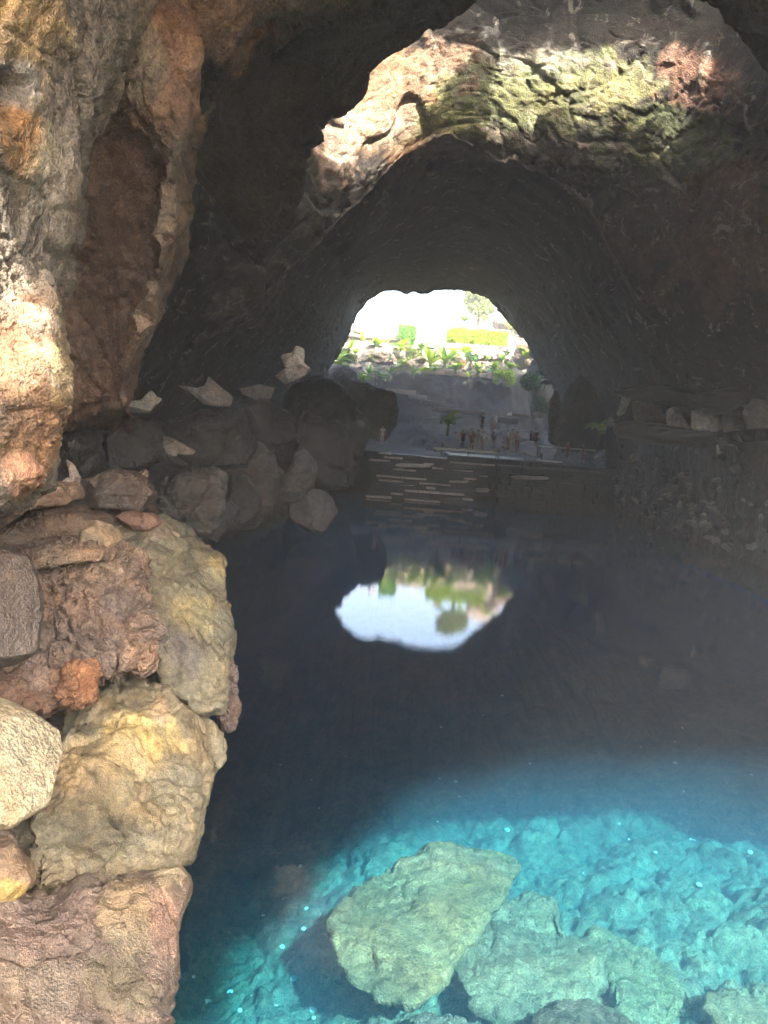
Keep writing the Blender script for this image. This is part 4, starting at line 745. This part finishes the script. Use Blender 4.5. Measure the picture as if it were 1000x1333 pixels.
for a in [(440, 482, 77, 'broad', 11, 2.0, 0, 'big leaved bright plant at the left edge of the cave mouth'), (456, 455, 85, 'spiky', 14, 1.6, 0, 'spiky bright plant above the left ledge'),
          (472, 502, 75, 'broad', 9, 1.5, 0, 'bright plant above the dark mossy rock'), (497, 500, 75.5, 'broad', 10, 1.5, 1, 'bright plant left of the uppermost narrow ledge'),
          (524, 482, 81, 'broad', 8, 1.6, 0, 'round leaved plant left of the two spiky plants'), (521, 461, 85, 'broad', 9, 1.7, 0, 'plant hanging below the short square hedge'),
          (484, 470, 83, 'spiky', 10, 1.2, 3, 'dull spiky plant in the middle of the left terraces'), (508, 470, 83.5, 'spiky', 10, 1.3, 2, 'dark spiky plant right of the dull spiky one'),
          (560, 476, 82.5, 'spiky', 22, 2.9, 0, 'left one of two large spiky plants in the middle of the terraces'), (579, 476, 82.7, 'spiky', 22, 2.9, 0, 'right one of two large spiky plants in the middle of the terraces'),
          (553, 488, 80.5, 'broad', 9, 1.3, 0, 'low bright plant on the parapet under the two spiky plants'), (566, 486, 80.8, 'broad', 8, 1.2, 1, 'small plant right of the low bright plant'),
          (593, 486, 80.6, 'broad', 10, 1.5, 0, 'bright plant on the parapet left of the seated row'), (622, 487, 80.4, 'broad', 9, 1.4, 0, 'bright plant on the parapet below the pale terrace wall'), (642, 487, 80.4, 'broad', 9, 1.5, 0, 'bright plant at the right end of the parapet'),
          (583, 563, 64.5, 'broad', 7, 2.3, 0, 'plant with a few large bright leaves left of the gathered people'), (779, 574, 57, 'broad', 9, 1.9, 0, 'plant with large yellow green leaves near the right shore'),
          (668, 432, 88, 'broad', 9, 1.6, 0, 'bright plant at the right end of the clipped hedge'), (604, 426, 92, 'broad', 9, 1.6, 0, 'bright plant behind the clipped hedge'), (630, 424, 92, 'broad', 9, 1.6, 0, 'bright plant below the small tree'), (471, 548, 67.5, 'broad', 6, 0.8, 0, 'tiny plant on the thin ledge by the lone person')]:
    plant(*a)
rp = random.Random(44); spots = [(445, 470, 80), (462, 463, 83), (449, 490, 76), (480, 488, 79), (508, 488, 80), (490, 456, 86), (505, 446, 88), (472, 445, 87.5), (535, 456, 86), (548, 462, 85), (590, 468, 84), (606, 466, 84.5), (634, 470, 84), (655, 470, 83.5), (674, 452, 86), (664, 485, 80), (538, 490, 80), (610, 492, 80), (684, 470, 82), (700, 500, 74.5)]
words = ['at the left rim of the mouth', 'under the left ledge', 'low on the dark left rock', 'left of the narrow ledges', 'right of the dark red walker', 'below the top left terrace', 'below the person in bright red', 'by the tan boulder', 'below the square hedge', 'left of the spiky pair', 'right of the spiky pair', 'under the left end of the pale wall', 'under the right end of the pale wall', 'right of the seated row', 'by the broken pinkish rock', 'above the round hanging bush', 'trailing over the cliff left of centre', 'trailing over the cliff right of centre', 'above the glinting rock pile', 'on the glinting rock pile']
for (px, py, D), wd in zip(spots, words):
    kd = rp.choice(('broad', 'broad', 'spiky')); g_ = rp.choice((0, 0, 1, 2)); plant(px, py, D, kd, rp.randint(7, 12), rp.uniform(1.0, 1.7), g_, ('small broad leaved plant ' if kd == 'broad' else 'small spiky plant ')+wd)
def leaf_cloud(n, box, size, seed, shape='box', upw=0.5):
    r = np.random.RandomState(seed); q = r.uniform(-1, 1, (n*3, 3))
    if shape == 'ball':
        d = np.linalg.norm(q, axis=1); cl = r.uniform(-0.75, 0.75, (12, 3)); dd = np.min(np.linalg.norm(q[:, None]-cl[None], axis=2), 1); q = q[(d < 1) & (dd < 0.42)]
    q = q[:n]; c = q*np.asarray(box); k = len(c); a = r.normal(size=(k, 3)); a /= np.linalg.norm(a, axis=1)[:, None]; b = np.cross(a, r.normal(size=(k, 3))); b /= np.linalg.norm(b, axis=1)[:, None]; s = size*r.uniform(0.6, 1.3, (k, 1))
    V = np.stack([c-a*s, c+b*s*0.45, c+a*s, c-b*s*0.45], 1).reshape(-1, 3); return V, np.arange(4*k).reshape(-1, 4)
def hedge(ax, ay, bx, by, D, h, dep, label, seed, g=0):
    h, dep, D = h*FD(D)/D, dep*FD(D)/D, FD(D); a, b = P(ax, ay, D), P(bx, by, D); c = 0.5*(a+b); e = empty('hedge', (c[0], D, c[2]), label, 'hedge'); w = (b[0]-a[0])/2
    V, F = leaf_cloud(int(1000*w*h), (w, dep/2, h/2), 0.16, seed); V[:, 2] *= 1+0.35*np.repeat(fbm(V[::4]*np.array([1.1, 1.1, 0.3])+seed, 3, 5), 4); V += np.array([c[0], D, c[2]+h/2]); part('foliage', V, F, GREENS[g], e)
    for k in range(5):
        x = c[0]-w+(k+0.5)*2*w/5; V, F = tube_vf([[x, D, c[2]-0.2], [x+0.03, D, c[2]+h*0.4], [x, D, c[2]+h*0.8]], 0.04); part('stem', V, F, M_BARK, e)
hedge(581, 444, 660, 451, 88.0, 1.5, 1.2, 'long clipped bright hedge above the pale terrace wall', 1); hedge(518, 441, 541, 443, 89, 1.6, 1.2, 'short square hedge right of the person in red', 2, 1)
def bush(px, py, D, r, label, seed, g, name='bush', trunk=0.0, cat='bush'):
    r *= FD(D)/D; trunk *= FD(D)/D; D = FD(D); b = P(px, py, D); e = empty(name, b, label, cat)
    V, F = leaf_cloud(int(1400*r), (r*1.15, r, r*0.9), 0.16*max(r, 0.8)**0.5, seed, 'ball'); V += b+np.array([0, 0, trunk+r*0.6]); part('crown' if trunk else 'foliage', V, F, GREENS[g], e)
    V, F = tube_vf([b-np.array([0, 0, 0.3]), b+np.array([0.1, 0, 0.5*(trunk+r*0.5)]), b+np.array([0, 0, trunk+r*0.7])], [0.12*r, 0.08*r, 0.04*r]); part('trunk' if trunk else 'stem', V, F, M_BARK, e, True)
    if trunk:
        for k in range(4):
            a = k*1.7; V, F = tube_vf([b+np.array([0, 0, trunk*0.7]), b+np.array([0.4*r*math.cos(a), 0.4*r*math.sin(a), trunk+0.3*r]), b+np.array([0.75*r*math.cos(a), 0.75*r*math.sin(a), trunk+0.9*r])], [0.06*r, 0.04*r, 0.015*r]); part('limb', V, F, M_BARK, e, True)
bush(656, 500, 79.6, 1.1, 'round yellow green bush hanging over the dark cliff', 11, 0); bush(690, 505, 74.5, 1.0, 'soft dark green fern clump on the right rock pile', 12, 2); bush(708, 535, 71, 0.9, 'mossy green bush low at the right edge of the cave mouth', 13, 2)
bush(622, 422, 98, 2.3, 'small tree with an open yellow green crown at the top right', 14, 3, 'small_tree', 1.2, 'tree')
bush(452, 470, 80, 0.9, 'olive shrub right of the big leaved bright plant', 17, 3); bush(535, 470, 84, 1.0, 'olive shrub left of the two large spiky plants', 18, 3); bush(612, 474, 84, 0.9, 'dark shrub under the pale terrace wall', 19, 2)

# ------------------------------------------------------------------ people
def person_mesh(pose):
    J = {'pel': (0, 0, .95, .135), 'spi': (0, 0, 1.15, .125), 'che': (0, 0, 1.36, .15), 'nec': (0, 0, 1.49, .058), 'hea': (0, -.015, 1.59, .092), 'top': (0, -.005, 1.67, .085)}
    for s, n in ((-1, 'l'), (1, 'r')):
        J.update({'sh'+n: (s*.17, 0, 1.42, .065), 'el'+n: (s*.25, .03, 1.14, .046), 'wr'+n: (s*.25, -.05, .9, .034), 'ha'+n: (s*.24, -.07, .81, .036), 'hi'+n: (s*.095, 0, .9, .1), 'kn'+n: (s*.1, -.02, .5, .065), 'an'+n: (s*.1, .02, .09, .042), 'to'+n: (s*.11, -.15, .035, .036)})
    if pose == 'walk':
        J['knl'] = (-.1, -.2, .54, .065); J['anl'] = (-.1, -.2, .13, .042); J['tol'] = (-.11, -.36, .07, .036); J['knr'] = (.1, .06, .5, .065); J['anr'] = (.1, .28, .12, .042); J['tor'] = (.11, .16, .035, .036); J['wrl'] = (-.25, .16, .93, .034); J['hal'] = (-.24, .2, .85, .036); J['wrr'] = (.24, -.2, .95, .034); J['har'] = (.23, -.27, .88, .036)
    if pose == 'phone':
        J['elr'] = (.24, -.08, 1.16, .046); J['wrr'] = (.1, -.26, 1.32, .034); J['har'] = (.06, -.3, 1.38, .036); J['ell'] = (-.24, -.08, 1.16, .046); J['wrl'] = (-.1, -.26, 1.32, .034); J['hal'] = (-.05, -.3, 1.38, .036)
    if pose == 'sit':
        for s, n in ((-1, 'l'), (1, 'r')): J['kn'+n] = (s*.12, -.43, .93, .065); J['an'+n] = (s*.12, -.4, .52, .042); J['to'+n] = (s*.12, -.55, .47, .036); J['wr'+n] = (s*.18, -.22, 1.0, .034); J['ha'+n] = (s*.14, -.32, 1.0, .036)
        J = {k: (v[0], v[1], v[2]-0.43, v[3]) for k, v in J.items()}
    E = [('pel', 'spi'), ('spi', 'che'), ('che', 'nec'), ('nec', 'hea'), ('hea', 'top')]
    for n in 'lr': E += [('che', 'sh'+n), ('sh'+n, 'el'+n), ('el'+n, 'wr'+n), ('wr'+n, 'ha'+n), ('pel', 'hi'+n), ('hi'+n, 'kn'+n), ('kn'+n, 'an'+n), ('an'+n, 'to'+n)]
    names = list(J); me = bpy.data.meshes.new('body_skeleton'); me.from_pydata([J[k][:3] for k in names], [(names.index(a), names.index(b)) for a, b in E], [])
    o = bpy.data.objects.new('body_skeleton', me); C.objects.link(o); md_ = o.modifiers.new('s', 'SKIN'); md_.use_smooth_shade = True
    for k, sv in zip(names, me.skin_vertices[0].data): sv.radius = (J[k][3],)*2
    me.skin_vertices[0].data[0].use_root = True; o.modifiers.new('d', 'SUBSURF').levels = 1
    bpy.context.view_layer.update(); ev = o.evaluated_get(bpy.context.evaluated_depsgraph_get()); r = bpy.data.meshes.new_from_object(ev); bpy.data.objects.remove(o); bpy.data.meshes.remove(me)
    # material slots: 0 skin, 1 top, 2 lower garment, 3 shoes
    dz = -0.43 if pose == 'sit' else 0.0; anchor = [(J[k][:3], c) for k, c in [('hea', 0), ('top', 0), ('nec', 0), ('che', 1), ('spi', 1), ('shl', 1), ('shr', 1), ('pel', 2), ('hil', 2), ('hir', 2), ('ell', 0), ('elr', 0), ('wrl', 0), ('wrr', 0), ('hal', 0), ('har', 0), ('knl', 2), ('knr', 2), ('anl', 0), ('anr', 0), ('tol', 3), ('tor', 3)]]
    ap = np.array([a[0] for a in anchor])
    for _ in range(4): r.materials.append(None)
    for p_ in r.polygons: p_.material_index = anchor[int(np.argmin(((ap-np.array(p_.center))**2).sum(1)))][1]; p_.use_smooth = True
    hr = bmesh.new(); bmesh.ops.create_icosphere(hr, subdivisions=2, radius=0.108); hc = Vector(J['top'][:3])
    for v in hr.verts:
        v.co.z *= 1.0; v.co.y *= 1.1
        if v.co.y < -0.04 and v.co.z < 0.03: v.co.y = -0.04; v.co.z = max(v.co.z, 0.0)
        v.co += hc+Vector((0, 0.015, -0.015))
    hm = bpy.data.meshes.new('hair'); hr.to_mesh(hm); hr.free()
    return r, hm
BODY = {k: person_mesh(k) for k in ('stand', 'walk', 'phone', 'sit')}
PM = {n: flat_mat('cloth_'+n, c, 0.85, 0.15, 6) for n, c in dict(red=(0.55, 0.03, 0.03), white=(0.75, 0.73, 0.7), black=(0.03, 0.03, 0.035), blue=(0.08, 0.14, 0.3), pink=(0.5, 0.24, 0.22), grey=(0.25, 0.25, 0.25), navy=(0.03, 0.04, 0.09), khaki=(0.35, 0.28, 0.18), green=(0.12, 0.25, 0.15), maroon=(0.25, 0.06, 0.06), teal=(0.1, 0.35, 0.33)).items()}
SK = [flat_mat('skin_'+n, c, 0.6, 0.08) for n, c in (('light', (0.6, 0.38, 0.28)), ('tan', (0.42, 0.24, 0.16)))]; HR = [flat_mat('hair_'+n, c, 0.6, 0.2) for n, c in (('dark', (0.025, 0.018, 0.013)), ('fair', (0.25, 0.17, 0.08)))]; M_SHOE = flat_mat('shoes', (0.08, 0.075, 0.07), 0.7)
def person(px, py, D, pose, top, low, rot, label, group, hair=0, skin=0, h=1.72):
    b, hm = BODY[pose]; me = b.copy(); D = FD(D); p = P(px, py, D)
    for i_, m_ in enumerate((SK[skin], PM[top], PM[low], M_SHOE)): me.materials[i_] = m_
    o = bpy.data.objects.new('person', me); C.objects.link(o); o.location = p; o.rotation_euler = (0, 0, rot); o.scale = (h/1.72,)*3; tag(o, label, 'person', group)
    h2 = hm.copy(); h2.materials.append(HR[hair]); q = bpy.data.objects.new('hair', h2); C.objects.link(q); q.parent = o
GP, GT = 'people gathered on the far platform', 'people on the terraces outside'
PEOPLE = [(497, 579, 65, 'stand', 'white', 'white', 0.3, 'lone person in white standing left of the steps', GP), (601, 588, 63.2, 'stand', 'maroon', 'navy', 0.4, 'person in dark red at the left end of the gathered group', GP), (612, 586, 64.6, 'stand', 'pink', 'grey', -0.2, 'person in pink standing behind the one in dark red', GP),
    (613, 590, 63.0, 'stand', 'maroon', 'black', -0.5, 'second person in dark red from the left of the group', GP), (620, 587, 63.4, 'phone', 'grey', 'khaki', 0.2, 'person in grey holding up a phone in the group', GP), (628, 588, 63.2, 'stand', 'white', 'khaki', 0.0, 'person in a white top and khaki trousers in the group', GP),
    (641, 589, 63.1, 'stand', 'black', 'grey', 0.3, 'person in black in the middle of the gathered group', GP), (640, 566, 67.5, 'stand', 'white', 'pink', -0.3, 'person in white standing highest behind the group', GP), (627, 562, 68.5, 'stand', 'black', 'black', 0.5, 'dark clad person standing behind the group by the long ledge', GP),
    (660, 588, 63.0, 'walk', 'white', 'maroon', 1.2, 'person in white walking at the right of the group', GP), (666, 587, 63.6, 'stand', 'pink', 'khaki', -0.3, 'person in pink beside the one walking', GP), (672, 590, 62.8, 'phone', 'pink', 'maroon', -0.2, 'person in pink holding a phone at the right end of the group', GP), (655, 590, 62.9, 'sit', 'grey', 'black', 0.9, 'person in grey sitting low near the right of the group', GP),
    (691, 580, 64.0, 'sit', 'maroon', 'black', 0.8, 'person in dark red sitting apart right of the group', GP), (697, 578, 64.4, 'sit', 'black', 'navy', 0.4, 'person in black sitting beside the one in dark red', GP), (737, 601, 61.6, 'stand', 'maroon', 'black', 0.2, 'person in dark red by the long white table', GP), (757, 604, 61.4, 'walk', 'black', 'maroon', 1.0, 'person in black walking past the long white table', GP),
    (512, 437, 90.6, 'stand', 'red', 'teal', 3.0, 'person in a bright red shirt at the top terrace edge', GT), (506, 435, 91.2, 'stand', 'black', 'black', 0.5, 'person in black beside the one in the bright red shirt', GT), (476, 437, 90.8, 'sit', 'red', 'white', 0.4, 'person in red sitting on the top terrace', GT), (486, 437, 91.0, 'sit', 'white', 'grey', -0.4, 'person in white sitting right of the one in red', GT), (495, 437, 91.0, 'sit', 'pink', 'grey', 0.2, 'person in pink sitting on the top terrace', GT),
    (463, 478, 80.5, 'stand', 'pink', 'grey', 0.6, 'person in pink among the plants at the left of the mouth', GT), (514, 477, 82.4, 'sit', 'pink', 'white', 0.0, 'person in pink sitting on the parapet below the square hedge', GT), (547, 480, 82.6, 'sit', 'black', 'grey', 0.2, 'person in black sitting left of the spiky plants', GT), (603, 481, 82.6, 'stand', 'pink', 'red', 0.1, 'person in pink and red standing at the parapet', GT), (615, 482, 82.6, 'sit', 'grey', 'black', 0.1, 'person in grey sitting first in the row at the parapet', GT),
    (627, 482, 82.6, 'sit', 'black', 'blue', -0.2, 'person in black sitting second in the row at the parapet', GT), (634, 482, 82.6, 'sit', 'white', 'blue', 0.2, 'person in white sitting third in the row at the parapet', GT), (488, 502, 76.2, 'walk', 'maroon', 'black', 1.4, 'person in dark red walking left of the narrow ledges', GT)]
for k, a in enumerate(PEOPLE): person(*a, hair=k % 2 if k % 3 else 0, skin=k % 2, h=1.62+0.03*(k*7 % 8)+(0.1 if a[2] > 70 else 0))

rp = random.Random(9); places = [(458, 470, 82, 'left of the brown rock bank'), (500, 466, 84, 'right of the brown rock bank'), (530, 478, 82, 'under the olive shrub'), (545, 474, 83, 'beside the left spiky plant'), (598, 470, 84, 'beside the right spiky plant'), (625, 468, 84.5, 'in the middle below the pale wall'), (648, 468, 84.5, 'near the right end of the pale wall'), (660, 460, 86, 'at the foot of the broken pinkish rock'), (676, 430, 92, 'above the broken pinkish rock'), (560, 452, 88, 'in the bright middle of the terraces'), (600, 418, 97, 'left of the small tree'), (655, 420, 95, 'right of the small tree'), (450, 500, 74.5, 'on the rim left of the plants'), (700, 455, 80, 'at the right rim of the mouth'), (714, 500, 73, 'low at the right rim of the mouth')]
for k, (px, py, D, wd) in enumerate(places):
    r = rp.uniform(5, 11); pts = [(px+r*1.3*math.cos(a)*rp.uniform(0.7, 1.2), py-4+r*0.7*math.sin(a)*rp.uniform(0.7, 1.2)) for a in np.linspace(0, 6.28, 9)[:-1]]
    outline_rock('garden_rock', pts, D, 0.6, M_PALE if k % 3 else M_CAVE, 0.7, 0.35, 700+k, rp.choice([(0.35, 0.3, 0.25), (0.24, 0.21, 0.18), (0.42, 0.36, 0.3)]), n=26, m=60, label='small terrace rock '+wd, group='rocks among the terrace plants')

# ------------------------------------------------------------------ the air in the cave
mh = bpy.data.materials.new('pale_air'); mh.use_nodes = True; nt = mh.node_tree; nt.nodes.clear()
out = node(nt, 'ShaderNodeOutputMaterial'); pv = node(nt, 'ShaderNodeVolumePrincipled'); pv.inputs['Color'].default_value = (0.92, 0.95, 1.0, 1); pv.inputs['Density'].default_value = 0.0024; pv.inputs['Anisotropy'].default_value = 0.3
nt.links.new(pv.outputs[0], out.inputs['Volume'])
bx = np.array([[x, y, z] for x in (-520, 620) for y in (-120, 450) for z in (-14, 40)], float)
tag(make_obj('haze', bx, [[0, 1, 3, 2], [4, 6, 7, 5], [0, 4, 5, 1], [2, 3, 7, 6], [0, 2, 6, 4], [1, 5, 7, 3]], mh, smooth=False), 'thin pale air filling the cave', None, None, 'stuff')
